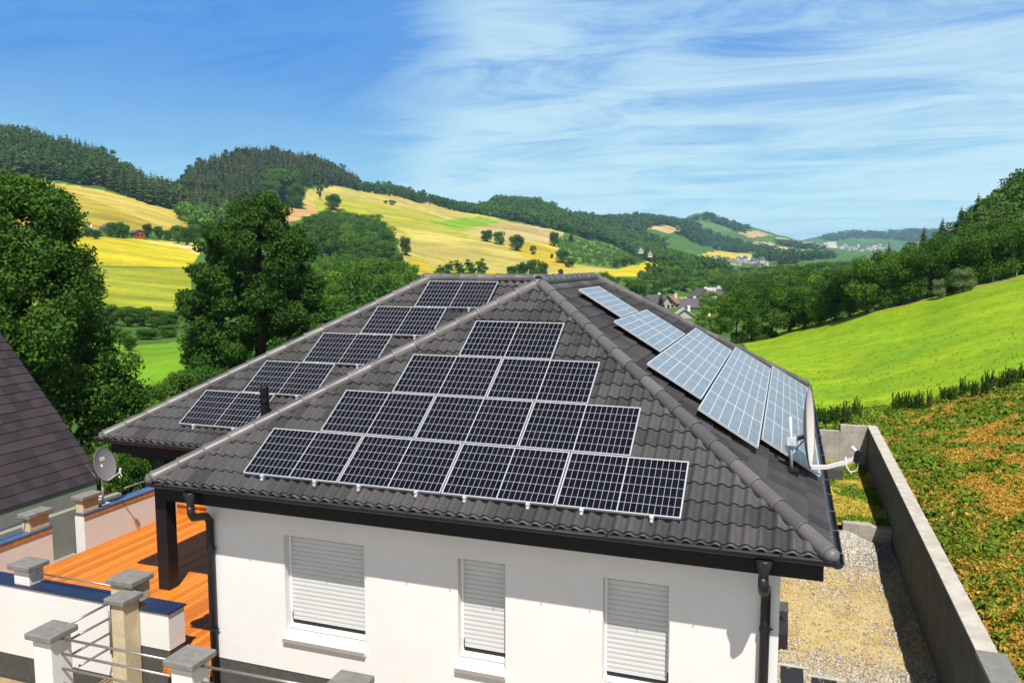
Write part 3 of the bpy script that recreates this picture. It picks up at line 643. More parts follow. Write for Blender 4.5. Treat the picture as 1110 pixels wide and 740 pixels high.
def railing(label, runs, uprights=(), r=0.022):
    t = thing('railing', label, 'railing', runs[0][0])
    for q in runs:
        m = MB(); m.tube(q, r, 10); m.build('rail', M['rail'], t, smooth=True)
    for q in uprights:
        m = MB(); m.tube(q, r*0.9, 10); m.build('upright', M['rail'], t, smooth=True)
    return t
railing('steel railing of three bars between the two white pillars in front', [[(-3.01, -1.0, -2.86-k*0.265), (-0.53, -1.0, -2.85-k*0.265)] for k in range(4)])
railing('steel rail running from the white pillar towards the picture bottom, under the first window', [[(-0.13, -1.0, -2.84-k*0.265), (2.3, -1.0, -2.80-k*0.265)] for k in range(3)])
railing('short steel railing of four bars between left white pillar and sandy pillars',
        [[(-3.10, -0.80, -2.74-k*0.275), (-2.98, -0.02, -2.66-k*0.275)] for k in range(4)], [[(-2.98, -0.02, -2.66), (-2.98, -0.02, -3.60)]])
railing('thin steel rail above the navy coping between the stub pillar and the sandy pillar', [[(-5.44, 0.6, -2.66), (-3.40, 0.6, -2.66)]], r=0.018)
railing('thin steel rail above the blue coping left of the parapet gap', [[(-8.35, -0.5, -2.62), (-8.35, 2.74, -2.62)]], r=0.018)
railing('thin steel rail above the far blue coping beside the grey dish', [[(-8.42, 4.72, -2.66), (-8.42, 10.0, -2.66)]], r=0.018)
t = thing('garden_wall', 'pale grey green garden wall seen through the gap in the parapet', 'wall', (-9.4, 4.6, -4.4))
m = MB(); m.box((-9.6, 2.6, -4.6), (-9.4, 6.6, -3.12)); m.build('wall_body', M['nbwall'], t)
# paved strip beyond the parapet and soil in front
m = MB(); m.box((-11.2, -6, -4.7), (-8.52, 4.9, -4.28)); struct(m.build('pavement', M['nbwall']))
m = MB(); m.box((-9.0, -6.0, -5.2), (9.0, 0.39, -4.86)); m.box((-3.6, -0.55, -4.857), (9.0, 0.385, -4.40)); struct(m.build('ground', M['soil']))
# ------------------------------------------------------------------ neighbour
NE = P3(-12.69, 9.06, -3.64); NP = R(48); NS = np.array([-math.cos(NP), 0, math.sin(NP)])
nb = thing('neighbour_house', 'neighbouring house with a steep dark tiled roof at the left picture edge', 'house', (-16, 0, -7.5))
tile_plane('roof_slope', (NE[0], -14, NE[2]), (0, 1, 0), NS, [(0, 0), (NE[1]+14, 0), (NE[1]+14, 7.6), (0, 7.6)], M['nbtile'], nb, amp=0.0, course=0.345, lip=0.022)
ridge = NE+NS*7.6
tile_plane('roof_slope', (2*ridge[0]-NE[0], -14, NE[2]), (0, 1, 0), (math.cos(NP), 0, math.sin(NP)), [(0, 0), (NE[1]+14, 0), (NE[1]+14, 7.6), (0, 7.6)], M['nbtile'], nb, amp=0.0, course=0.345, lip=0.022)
m = MB(); x0, x1 = 2*ridge[0]-NE[0]+0.12, NE[0]-0.03
m.box((x0, -14, NE[2]-1.35), (x1, NE[1]-0.25, NE[2]+0.0)); m.add([(x0, NE[1]-.26, NE[2]+.1), (x1, NE[1]-.26, NE[2]+.1), (ridge[0], NE[1]-.26, ridge[2]-.5)], [(0, 1, 2)]); m.build('wall', M['nbwall'], nb)
m = MB(); m.box((x0+.5, -14, -9), (x1-.5, NE[1]-0.7, NE[2]-1.352)); m.build('basement', M['slabdark'], nb)
m = MB(); m.obox(NE+P3(0, -0.02, -0.16), NS*7.6, (0, 0.04, 0), (0, 0, 0.17)); m.build('verge_board', M['black'], nb)
# ------------------------------------------------------------------ right hand yard
RX = 11.02
t = thing('retaining_wall', 'long grey concrete retaining wall with pale top running back on the right', 'wall', (11.1, 8, -4))
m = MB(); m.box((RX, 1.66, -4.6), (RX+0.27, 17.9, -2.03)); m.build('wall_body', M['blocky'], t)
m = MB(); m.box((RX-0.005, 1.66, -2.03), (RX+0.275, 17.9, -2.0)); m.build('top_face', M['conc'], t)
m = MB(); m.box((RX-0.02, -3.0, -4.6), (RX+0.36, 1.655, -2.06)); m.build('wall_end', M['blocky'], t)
m = MB(); m.box((RX-0.02, -3.0, -2.06), (RX+0.36, 1.655, -1.99)); m.build('cap', M['capgrey'], t)
t = thing('block_wall', 'stepped grey block wall closing the far end of the yard', 'wall', (9.5, 17.8, -3.3))
m = MB(); m.box((10.18, 17.65, -4.2), (RX-0.01, 17.9, -2.01)); m.box((3.0, 17.66, -4.2), (10.178, 17.89, -2.23)); m.build('wall_body', M['blockx'], t)
t = thing('low_block_wall', 'low concrete block edging between the gravel heap and the grass strip', 'wall', (10.2, 10.9, -3.6))
m = MB(); m.box((9.88, 10.75, -4.2), (10.55, 10.98, -3.19)); m.box((10.552, 10.76, -4.2), (RX-0.005, 10.97, -3.24)); m.build('wall_body', M['blockx'], t)
t = thing('concrete_block', 'single dark grey concrete block lying on the grass behind the satellite dish', 'block', (9.9, 15.4, -3.2))
m = MB(); m.box((9.68, 15.2, -3.25), (10.15, 15.55, -2.93)); m.build('body', M['plinth'], t, bevel=0.01)
t = thing('black_box', 'black box on the yard ground against the right house wall', 'light well', (8.46, 5.0, -3.7))
m = MB(); m.box((8.385, 4.3, -3.9), (8.56, 5.75, -3.40)); m.build('body', M['slabdark'], t)  # plain near-black box against the house wall
m = MB(); m.box((8.385, 5.3, -3.40), (8.565, 5.76, -3.385)); m.build('lid', M['plinth'], t)
for j, (xa, xb, ya) in enumerate(((8.45, 8.82, 3.62), (8.95, 9.35, 3.38))):
    t = thing('paving_slab', ['dark slab in pale edging on the gravel, nearer the house wall', 'dark slab in pale edging on the gravel, farther from the house wall'][j], 'slab', ((xa+xb)/2, ya-0.3, -3.7), 'dark slabs at the picture bottom')
    m = MB(); m.box((xa, ya-1.2, -3.9), (xb, ya, -3.66)); m.build('slab', M['slabdark'], t)
    m = MB(); m.box((xa-0.06, ya+0.002, -3.9), (xb+0.09, ya+0.07, -3.65)); m.build('edging', M['conc'], t)
# ------------------------------------------------------------------ terrain
def azl(P):
    P = np.asarray(P, float); d = P[..., :2]-CC[:2]; D = np.hypot(d[..., 0], d[..., 1])
    return np.arctan2(d[..., 0], d[..., 1]), np.log(D), D
def pix(x, y):
    d = ray(x, y); h = math.hypot(d[0], d[1]); return math.atan2(d[0], d[1]), d[2]/h
cps = []
for (x, y, D) in [
    (-150, 400, 70), (-150, 330, 220), (-150, 260, 450), (-150, 190, 700), (-150, 110, 1000), (-150, 150, 1500),
    (0, 420, 60), (0, 345, 180), (0, 290, 330), (0, 256, 450), (30, 203, 690), (20, 178, 800), (10, 156, 950), (10, 175, 1400),
    (170, 415, 62), (165, 384, 95), (160, 346, 180), (150, 334, 210), (150, 288, 330), (150, 258, 450), (120, 248, 480), (60, 202, 690), (100, 180, 850), (100, 170, 930), (100, 190, 1400),
    (180, 230, 640), (205, 244, 600), (180, 214, 880), (180, 222, 1000), (180, 226, 1400),
    (265, 400, 62), (265, 345, 180), (265, 290, 330), (265, 260, 470), (265, 243, 620), (265, 228, 800), (265, 195, 1000), (265, 172, 1180), (265, 188, 1700),
    (215, 190, 1100), (330, 176, 1250),
    (350, 330, 200), (350, 290, 380), (340, 245, 700), (350, 231, 830), (350, 207, 1030), (360, 190, 1200), (350, 205, 1700),
    (400, 330, 150), (400, 300, 330), (400, 272, 520), (420, 242, 820), (400, 208, 1120), (420, 208, 1250), (400, 225, 1800),
    (440, 214, 1200), (440, 230, 1800), (450, 285, 500), (450, 320, 200),
    (520, 300, 480), (520, 263, 720), (510, 230, 1250), (520, 240, 1900), (520, 330, 180),
    (570, 300, 500), (560, 263, 760), (560, 243, 1050), (570, 222, 1600), (545, 223, 1550), (570, 240, 2400), (570, 330, 160),
    (620, 250, 1150), (640, 300, 520), (640, 287, 640), (640, 266, 1000), (640, 243, 1700), (630, 240, 2100), (630, 250, 3000),
    (690, 340, 150), (690, 302, 480), (690, 286, 800), (690, 264, 1500), (690, 238, 2300), (660, 240, 2300), (690, 255, 3300),
    (750, 345, 215), (755, 320, 400), (765, 296, 900), (770, 280, 1400), (740, 246, 2350), (760, 262, 2300), (757, 230, 3300), (735, 244, 3200), (780, 240, 3350), (800, 243, 3500), (762, 255, 5000),
    (812, 374, 92), (815, 345, 170), (815, 320, 300), (830, 300, 650), (830, 284, 1500), (830, 262, 2900), (850, 258, 3400), (820, 248, 3700), (820, 262, 5400),
    (880, 350, 105), (880, 330, 180), (880, 305, 420), (880, 287, 1400), (880, 274, 2500), (890, 267, 3800), (890, 260, 5600), (890, 257, 7500), (890, 265, 9500),
    (940, 338, 92), (940, 318, 180), (940, 308, 300), (940, 300, 500), (940, 283, 1700), (930, 270, 3800), (940, 246, 7000), (925, 247, 7000), (962, 251, 7000), (985, 246, 7200), (940, 268, 9800),
    (1000, 322, 92), (1000, 300, 170), (1000, 283, 250), (1000, 290, 420), (1000, 280, 1800), (1000, 268, 4200), (1010, 243, 7200), (1000, 265, 9800),
    (1050, 310, 92), (1050, 282, 160), (1050, 255, 240), (1050, 262, 330), (1050, 275, 2000), (1050, 255, 7200),
    (1110, 300, 92), (1110, 262, 160), (1110, 228, 240), (1110, 240, 340), (1110, 262, 2000), (1110, 255, 7300), (1110, 265, 9800),
    (1230, 265, 95), (1230, 230, 160), (1230, 190, 260), (1230, 215, 400), (1230, 250, 2500), (1230, 255, 7300),
    (1110, 402, 38), (1000, 437, 36), (900, 452, 34), (1110, 350, 58), (1000, 380, 56), (900, 410, 54), (1000, 350, 76), (1230, 390, 38), (1230, 330, 60),
    (1110, 470, 26), (1110, 560, 18.3), (1000, 470, 28.5), (1180, 640, 15), (1300, 560, 18)]:
    a, t = pix(x, y); cps.append((a, math.log(D), t))
for (x, y, z) in [(11.4, 1, -2.2), (11.4, 5, -2.15), (11.4, 10, -2.12), (11.4, 16, -2.12), (12.2, -5, -2.3), (16, -4, -2.3), (10.5, 19.5, -2.25), (8, 20, -2.5), (3, 20, -3.2),
                  (-3, 20, -4.2), (-9, 19, -5.0), (-15, 17, -6.0), (-20, 10, -7.2), (-25, 0, -8.0), (0, 32, -4.6), (-12, 32, -6.2), (-28, 25, -8.5), (9, -4, -4.5), (0, -4, -4.6), (-9, 2, -4.8), (6, 10, -4.4)]:
    a, l, D = azl((x, y, 0)); cps.append((float(a), float(l), (z-CC[2])/float(D)))
cps = np.array(cps); SA = 5.0
def feat(a, l): return np.stack([a*SA, l], -1)
def kern(A, B):
    d2 = ((A[:, None, :]-B[None, :, :])**2).sum(-1); return d2*np.log(np.maximum(d2, 1e-12))*0.5
XC = feat(cps[:, 0], cps[:, 1]); n_ = len(XC)
K = kern(XC, XC)+np.eye(n_)*2e-4; Pm = np.c_[np.ones(n_), XC]
Asys = np.block([[K, Pm], [Pm.T, np.zeros((3, 3))]])
sol = np.linalg.solve(Asys, np.r_[cps[:, 2], 0, 0, 0])
def tps(a, l):
    sh = a.shape; Q = feat(a.ravel(), l.ravel()); out = np.empty(len(Q))
    for i in range(0, len(Q), 20000):
        q = Q[i:i+20000]; out[i:i+20000] = kern(q, XC) @ sol[:n_]+np.c_[np.ones(len(q)), q] @ sol[n_:]
    return out.reshape(sh)
def sstep(x, a, b):
    t = np.clip((x-a)/(b-a), 0, 1); return t*t*(3-2*t)
def wob(x, y):
    """natural unevenness, a metre or two far off, centimetres near by"""
    D = np.hypot(x-CC[0], y-CC[1]); A = np.clip(D/260, 0.02, 6.0)
    return A*0.35*(np.sin(x*0.043+1.3*np.sin(y*0.031))+np.sin(y*0.051+1.1*np.sin(x*0.027+2.0)))+np.clip(D/40, .3, 1)*0.05*np.sin(x*0.9+np.sin(y*.7)*1.5)*np.sin(y*0.8+.4)
def height(x, y):
    x = np.asarray(x, float); y = np.asarray(y, float)
    dx, dy = x-CC[0], y-CC[1]; D = np.maximum(np.hypot(dx, dy), 1.0)
    z = CC[2]+D*tps(np.arctan2(dx, dy), np.log(D))+wob(x, y); z = np.where(z > 190, 190+30*np.tanh((z-190)/60), z)
    ins = sstep(x, 11.26, 11.14)*sstep(y, 17.86, 17.70)*sstep(x, -9.5, -8.9)
    z = z*(1-ins)+(-6.0)*ins
    nbm = sstep(x, -13.2, -14.2)*sstep(y, 8.7, 8.2)*sstep(y, -15, -14)
    return z
def cast(px, py, d0=12.0, d1=11000.0, n=900):
    """first terrain point seen through a photo pixel, as a world position"""
    a, t = pix(px, py); D = np.exp(np.linspace(math.log(d0), math.log(d1), n))
    x, y = CC[0]+D*math.sin(a), CC[1]+D*math.cos(a); z = height(x, y); h = CC[2]+D*t-z
    idx = np.nonzero(h <= 0)[0]
    if len(idx) == 0: i = int(np.argmin(h/D)); return np.array([x[i], y[i], z[i]]), D[i]
    i = max(idx[0], 1); f = h[i-1]/(h[i-1]-h[i]+1e-9); DD = D[i-1]+(D[i]-D[i-1])*f
    x, y = CC[0]+DD*math.sin(a), CC[1]+DD*math.cos(a); return np.array([x, y, float(height(np.array([x]), np.array([y]))[0])]), DD
def world_poly(pts, step=14):
    out = []
    for i in range(len(pts)):
        a, b = np.array(pts[i], float), np.array(pts[(i+1) % len(pts)], float); n = max(1, int(np.hypot(*(b-a))//step))
        for k in range(n): out.append(cast(*(a+(b-a)*k/n))[0][:2])
    return np.array(out)
def inpoly(x, y, P):
    r = np.zeros(x.shape, bool); j = len(P)-1
    bx = (x >= P[:, 0].min()) & (x <= P[:, 0].max()) & (y >= P[:, 1].min()) & (y <= P[:, 1].max())
    xs_, ys_ = x[bx], y[bx]; rr = np.zeros(xs_.shape, bool)
    for i in range(len(P)):
        c = ((P[i, 1] > ys_) != (P[j, 1] > ys_)) & (xs_ < (P[j, 0]-P[i, 0])*(ys_-P[i, 1])/(P[j, 1]-P[i, 1]+1e-12)+P[i, 0]); rr ^= c; j = i
    r[bx] = rr; return r
na, nl = 1150, 820
ga = np.linspace(YAW-R(52), YAW+R(50), na); gl = np.linspace(math.log(7.0), math.log(11500), nl)
GA, GL = np.meshgrid(ga, gl); GX = CC[0]+np.exp(GL)*np.sin(GA); GY = CC[1]+np.exp(GL)*np.cos(GA); GZ = height(GX, GY)
col = np.empty((nl, na, 4)); col[..., :3] = (0.060, 0.125, 0.018); col[..., 3] = 0.0
zones = [
    ([(-60, 200), (25, 196), (56, 198), (110, 206), (214, 234), (205, 247), (170, 250), (-60, 246)], (0.42, 0.325, 0.065)),
    ([(-60, 204), (25, 201), (70, 204), (110, 220), (150, 236), (182, 249), (-60, 248)], (0.32, 0.255, 0.030)),
    ([(-60, 256), (100, 256), (140, 258), (214, 264), (216, 275), (208, 290), (100, 288), (-60, 287)], (0.45, 0.375, 0.018)),
    ([(150, 260), (218, 266), (216, 276), (190, 267)], (0.52, 0.45, 0.16)),
    ([(-60, 288), (100, 289), (208, 291), (206, 338), (100, 334), (-60, 330)], (0.27, 0.29, 0.022)),
    ([(-40, 360), (120, 370), (150, 374), (215, 368), (215, 425), (140, 425)], (0.13, 0.255, 0.012)),
    # the golden slope in the middle, then its stripes
    ([(335, 204), (360, 202), (400, 207), (440, 214), (520, 232), (560, 242), (605, 255), (640, 275), (700, 292), (690, 299), (640, 302), (440, 302), (430, 262), (400, 236), (350, 232), (325, 222)], (0.38, 0.315, 0.075)),
    ([(340, 216), (372, 214), (440, 226), (520, 248), (500, 262), (440, 256), (400, 238), (348, 233)], (0.30, 0.29, 0.030)),
    ([(345, 224), (395, 226), (400, 236), (350, 233)], (0.34, 0.36, 0.02)),
    ([(428, 288), (450, 276), (470, 290), (560, 296), (560, 303), (430, 303)], (0.42, 0.33, 0.016)),
    ([(465, 241), (518, 234), (545, 241), (498, 249)], (0.17, 0.30, 0.018)),
    ([(500, 252), (560, 241), (612, 252), (596, 263), (552, 262)], (0.40, 0.31, 0.12)),
    ([(430, 246), (480, 254), (520, 262), (455, 262)], (0.44, 0.36, 0.085)),
    ([(565, 262), (600, 268), (616, 284), (640, 290), (605, 292), (560, 276)], (0.42, 0.31, 0.022)),
    ([(640, 298), (700, 282), (726, 290), (690, 300)], (0.44, 0.36, 0.014)),
    ([(598, 256), (640, 262), (668, 266), (700, 284), (668, 292), (620, 286), (606, 272)], (0.095, 0.175, 0.028)),
    ([(300, 226), (340, 224), (345, 234), (310, 240)], (0.45, 0.26, 0.10)),
    # valley and far fields
    ([(700, 320), (745, 322), (742, 330), (700, 328)], (0.20, 0.34, 0.02)),
    ([(756, 278), (780, 272), (815, 276), (815, 282), (760, 282)], (0.44, 0.36, 0.06)),
    ([(700, 248), (720, 242), (745, 246), (760, 251), (720, 252)], (0.42, 0.32, 0.12)),
    ([(810, 262), (835, 262), (872, 274), (850, 278)], (0.42, 0.33, 0.13)),
    ([(840, 257), (880, 262), (898, 268), (870, 272), (850, 266)], (0.36, 0.29, 0.14)),
    ([(800, 252), (822, 250), (838, 256), (812, 258)], (0.40, 0.28, 0.13)),
    ([(893, 263), (906, 261), (908, 268), (894, 268)], (0.45, 0.40, 0.3)),
    ([(752, 240), (790, 242), (800, 250), (770, 252), (748, 246)], (0.09, 0.17, 0.04)),
    ([(920, 256), (950, 262), (940, 264)], (0.10, 0.16, 0.05)),
    # the bright meadow on the right
    ([(806, 371), (850, 357), (950, 333), (1110, 297), (1260, 262), (1260, 384), (1110, 400), (1060, 416), (1000, 434), (940, 448), (880, 450), (840, 430)], (0.185, 0.295, 0.010)),
]
for pts, c in zones:
    col[inpoly(GX, GY, world_poly(pts)), :3] = c
mw = world_poly([(806, 371), (850, 357), (950, 333), (1110, 297), (1260, 262), (1260, 384), (1110, 400), (1000, 434), (900, 448), (880, 450), (840, 430)])
dry = (GX > 10.9) & (GL < math.log(42)) & ~inpoly(GX, GY, mw) & (GY < 60)
col[..., 3] = dry
eb = world_poly([(870, 356), (950, 336), (1110, 299), (1150, 288), (1150, 290.5), (1110, 301.5), (950, 338.5), (870, 358)], 10)
col[inpoly(GX, GY, eb), :3] = (0.26, 0.22, 0.05)
V = np.stack([GX, GY, GZ], -1).reshape(-1, 3); idx = np.arange(na*nl).reshape(nl, na)
F = np.stack([idx[:-1, :-1], idx[:-1, 1:], idx[1:, 1:], idx[1:, :-1]], -1).reshape(-1, 4)
def terrain_mat():
    m = bpy.data.materials.new('terrain'); m.use_nodes = True; t = m.node_tree; b = t.nodes['Principled BSDF']; b.inputs['Roughness'].default_value = 0.95; b.inputs['Specular IOR Level'].default_value = 0.1
    at = nd(t, 'ShaderNodeAttribute', attribute_name='ground', attribute_type='GEOMETRY'); g = nd(t, 'ShaderNodeNewGeometry')
    n1 = nd(t, 'ShaderNodeTexNoise', i_Scale=0.02, i_Detail=10.0, i_Roughness=0.7); t.links.new(g.outputs['Position'], n1.inputs['Vector'])
    n2 = nd(t, 'ShaderNodeTexNoise', i_Scale=0.9, i_Detail=8.0, i_Roughness=0.7); t.links.new(g.outputs['Position'], n2.inputs['Vector'])
    mp = nd(t, 'ShaderNodeMapping'); mp.inputs['Rotation'].default_value = (0, 0, R(-24)); mp.inputs['Scale'].default_value = (0.004, 0.09, 0.02); t.links.new(g.outputs['Position'], mp.inputs[0])
    n3 = nd(t, 'ShaderNodeTexNoise', i_Scale=1.0, i_Detail=5.0); t.links.new(mp.outputs[0], n3.inputs['Vector'])
    f = mth(t, 'ADD', mth(t, 'ADD', mth(t, 'MULTIPLY', n1.outputs[0], 0.45), mth(t, 'MULTIPLY', n2.outputs[0], 0.45)), mth(t, 'MULTIPLY', n3.outputs[0], 0.5))
    v = rng_(t, f, 0.45, 0.95, 0.50, 1.42)
    n6 = nd(t, 'ShaderNodeTexNoise', i_Scale=0.11, i_Detail=7.0, i_Roughness=0.7); t.links.new(g.outputs['Position'], n6.inputs['Vector'])
    hue = mixc(t, rng_(t, n6.outputs[0], 0.36, 0.64), (0.82, 0.94, 1.08), (1.12, 1.02, 0.90))
    gcol = mixc(t, 1.0, at.outputs['Color'], hue, 'MULTIPLY')
    c = nd(t, 'ShaderNodeVectorMath', operation='SCALE'); t.links.new(gcol, c.inputs[0]); t.links.new(v, c.inputs['Scale'])
    # patches of dead weeds and green ones near the wall
    n4 = nd(t, 'ShaderNodeTexNoise', i_Scale=1.5, i_Detail=9.0, i_Roughness=0.75); t.links.new(g.outputs['Position'], n4.inputs['Vector'])
    n5 = nd(t, 'ShaderNodeTexNoise', i_Scale=9.0, i_Detail=5.0); t.links.new(g.outputs['Position'], n5.inputs['Vector'])
    dc = mixc(t, rng_(t, n5.outputs[0], 0.35, 0.65), (0.24, 0.13, 0.02), (0.56, 0.35, 0.045))
    gc = mixc(t, rng_(t, n5.outputs[0], 0.3, 0.7), (0.03, 0.075, 0.008), (0.12, 0.21, 0.02))
    wc = mixc(t, rng_(t, n4.outputs[0], 0.44, 0.56), gc, dc)
    t.links.new(mixc(t, at.outputs['Alpha'], c.outputs[0], wc), b.inputs['Base Color'])
    bp = nd(t, 'ShaderNodeBump', i_Strength=0.6, i_Distance=0.25); t.links.new(n2.outputs[0], bp.inputs['Height']); t.links.new(bp.outputs[0], b.inputs['Normal'])
    return m
me = np_mesh('terrain', V, F, terrain_mat(), {'ground': ('FLOAT_COLOR', col.reshape(-1, 4))}, smooth=True)
ter = bpy.data.objects.new('terrain', me); COL.objects.link(ter); struct(ter)
# yard surfaces
def gravel_mat():
    m = bpy.data.materials.new('sandy_gravel'); m.use_nodes = True; t = m.node_tree; b = t.nodes['Principled BSDF']; b.inputs['Roughness'].default_value = 0.95
    g = nd(t, 'ShaderNodeNewGeometry')
    n = nd(t, 'ShaderNodeTexNoise', i_Scale=1.1, i_Detail=7.0, i_Roughness=0.7); t.links.new(g.outputs['Position'], n.inputs['Vector'])
    vo = nd(t, 'ShaderNodeTexVoronoi', i_Scale=26.0); t.links.new(g.outputs['Position'], vo.inputs['Vector'])
    st = mixc(t, mth(t, 'FRACT', mth(t, 'MULTIPLY', vo.outputs['Color'], 1.0)), (0.17, 0.16, 0.14), (0.52, 0.48, 0.40))
    sand = mixc(t, rng_(t, n.outputs[0], 0.3, 0.7), (0.34, 0.24, 0.085), (0.52, 0.39, 0.15))
    s = nd(t, 'ShaderNodeSeparateXYZ'); t.links.new(g.outputs['Position'], s.inputs[0])
    # grey heap by the block edging, grey stones near the front
    far = rng_(t, s.outputs[1], 8.2, 9.2); near = rng_(t, s.outputs[1], 4.9, 3.6)
    f = mth(t, 'ADD', mth(t, 'ADD', far, near), mth(t, 'SUBTRACT', mth(t, 'MULTIPLY', n.outputs[0], 2.2), 1.12), clamp=True)
    t.links.new(mixc(t, f, sand, st), b.inputs['Base Color'])
    bp = nd(t, 'ShaderNodeBump', i_Strength=0.8, i_Distance=0.03); t.links.new(vo.outputs['Distance'], bp.inputs['Height']); t.links.new(bp.outputs[0], b.inputs['Normal'])
    return m
gx, gy = np.meshgrid(np.linspace(8.3, RX+0.05, 50), np.linspace(-3, 10.8, 200))
def gz_(x, y): return -3.70+0.40*np.exp(-((x-9.75)/0.75)**2-((y-10.1)/1.1)**2)+0.025*np.sin(x*7+y*3)*np.sin(y*5-x*2)
gzv = gz_(gx, gy); ii = np.arange(gx.size).reshape(gx.shape)
FF = np.stack([ii[:-1, :-1], ii[:-1, 1:], ii[1:, 1:], ii[1:, :-1]], -1).reshape(-1, 4)
o = bpy.data.objects.new('gravel_ground', np_mesh('gravel_ground', np.stack([gx, gy, gzv], -1).reshape(-1, 3), FF, gravel_mat(), smooth=True)); COL.objects.link(o); struct(o)
def strip_mat():
    m = mat('dry_grass', (0.44, 0.34, 0.05), 0.95, 0.1, scale=2.6, col2=(0.22, 0.24, 0.03), bump=0.8, bscale=14); return m
gx, gy = np.meshgrid(np.linspace(8.3, RX+0.05, 30), np.linspace(10.9, 17.7, 60)); gzv = -3.27+0.03*np.sin(gx*5)*np.sin(gy*3)
ii = np.arange(gx.size).reshape(gx.shape); FF = np.stack([ii[:-1, :-1], ii[:-1, 1:], ii[1:, 1:], ii[1:, :-1]], -1).reshape(-1, 4)
o = bpy.data.objects.new('grass_strip', np_mesh('grass_strip', np.stack([gx, gy, gzv], -1).reshape(-1, 3), FF, strip_mat(), smooth=True)); COL.objects.link(o); struct(o)
# ------------------------------------------------------------------ plants
def leaves(cent, size, out=None, k=None, squash=1.0):
    """one small kinked leaf of two triangles per centre"""
    n = len(cent); cent = np.asarray(cent, float)
    a = rng.normal(size=(n, 3)); 
    if out is not None: a = a*0.75+out*0.9
    a /= np.linalg.norm(a, axis=1, keepdims=True)
    t = rng.normal(size=(n, 3)); t -= a*(t*a).sum(1, keepdims=True); t /= np.linalg.norm(t, axis=1, keepdims=True); b = np.cross(a, t)
    s = (size*rng.uniform(0.6, 1.3, n))[:, None] if np.isscalar(size) else (np.asarray(size)*rng.uniform(0.6, 1.3, n))[:, None]
    V = np.stack([cent-t*s*0.6, cent+b*s*0.36-a*s*0.06, cent+t*s*0.6, cent-b*s*0.36-a*s*0.06], 1).reshape(-1, 3)
    F = np.arange(4*n).reshape(n, 4); return V, F
def crown_pts(n, blobs, seed=0, shell=0.55):
    """points in the outer part of a set of ellipsoid clumps (x,y,z,rx,ry,rz)"""
    B = np.asarray(blobs, float); w = (B[:, 3]*B[:, 4]+B[:, 3]*B[:, 5]); w /= w.sum(); ci = rng.choice(len(B), n, p=w)
    d = rng.normal(size=(n, 3)); d /= np.linalg.norm(d, axis=1, keepdims=True); rad = rng.uniform(shell**3, 1.0, n)**(1/3)
    rad *= 1+0.14*np.sin(d[:, 0]*7+ci)+0.12*np.sin(d[:, 2]*9+2*ci)
    return B[ci, :3]+d*B[ci, 3:6]*rad[:, None], d, ci
def rand_blobs(n, H, Wd, z0=0.25, kind='round', seed=1):
    r = np.random.default_rng(seed); out = []
    for i in range(n):
        z = r.uniform(z0, 0.92)
        if kind == 'round': env = math.sqrt(max(0.05, 1-((z-0.58)/0.46)**2))
        elif kind == 'tall': env = math.sqrt(max(0.05, 1-((z-0.55)/0.50)**2))*0.9
        else: env = 1.15*(1-z)+0.12
        a = r.uniform(0, 2*math.pi); q = math.sqrt(r.uniform(0, 1))*0.72*env
        s = r.uniform(0.16, 0.30)*(0.6+0.5*env)
        out.append((Wd/2*q*math.cos(a)*1.25, Wd/2*q*math.sin(a)*1.25, H*z, Wd*s*0.9, Wd*s*0.9, min(Wd, H*.7)*s*0.75))
    return out
def trunk_mb(H, r, blobs, top=0.75, seed=0, limbs=7, lean=0.0):
    rr = random.Random(seed); m = MB(); pts = []; n = 6
    for i in range(n+1):
        z = H*top*i/n; pts.append((lean*z+rr.uniform(-.02, .02)*H*0.5*(i > 0), rr.uniform(-.02, .02)*H*0.5*(i > 0), z))
    m.tube(pts, [r*(1.35 if i == 0 else 1-0.75*i/n) for i in range(n+1)], 8)
    for b in sorted(blobs, key=lambda q: -q[3])[:limbs]:
        i = min(n-1, max(1, int(n*0.62*b[2]/H/top))); p = np.array(pts[i]); q = np.array(b[:3]); mid = (p+q)/2+np.array([0, 0, -0.04*H*0.3])
        m.tube([p, mid, q], [r*0.42, r*0.28, r*0.08], 6)
    return m
class Kind: pass
KINDS = {}
def make_kind(key, H, Wd, nleaf, lsize, nblob, shape='round', leaf='leaf', bark='bark', seed=1, z0=0.25, shell=0.55, blobs=None, trunk_r=None, limbs=7, top=0.75):
    B = blobs or rand_blobs(nblob, H, Wd, z0, shape, seed)
    c, d, ci = crown_pts(nleaf, B, seed, shell)
    kz = H/np.percentile(c[:, 2], 99.7); kx = Wd/2/np.percentile(np.hypot(c[:, 0], c[:, 1]), 97); c = c*np.array([kx, kx, kz]); B = [(b[0]*kx, b[1]*kx, b[2]*kz, b[3]*kx, b[4]*kx, b[5]*kz) for b in B]
    V, F = leaves(c, lsize, d)
    ct = np.random.default_rng(seed).uniform(0, 1, len(B)); tint = np.clip(0.55*ct[ci]+0.45*rng.uniform(0, 1, nleaf), 0, 1)
    k = Kind(); k.H, k.W = H, Wd; k.V, k.F, k.tint = V, F, np.repeat(tint, 4)
    k.crown = np_mesh('crown', V, F, M[leaf], {'tint': ('FLOAT', k.tint)})
    t = trunk_mb(H, trunk_r or H*0.022, B, top, seed, limbs).build('trunk', M[bark], None, smooth=True); k.trunk = t.data; bpy.data.objects.remove(t)
    KINDS[key] = k; return k
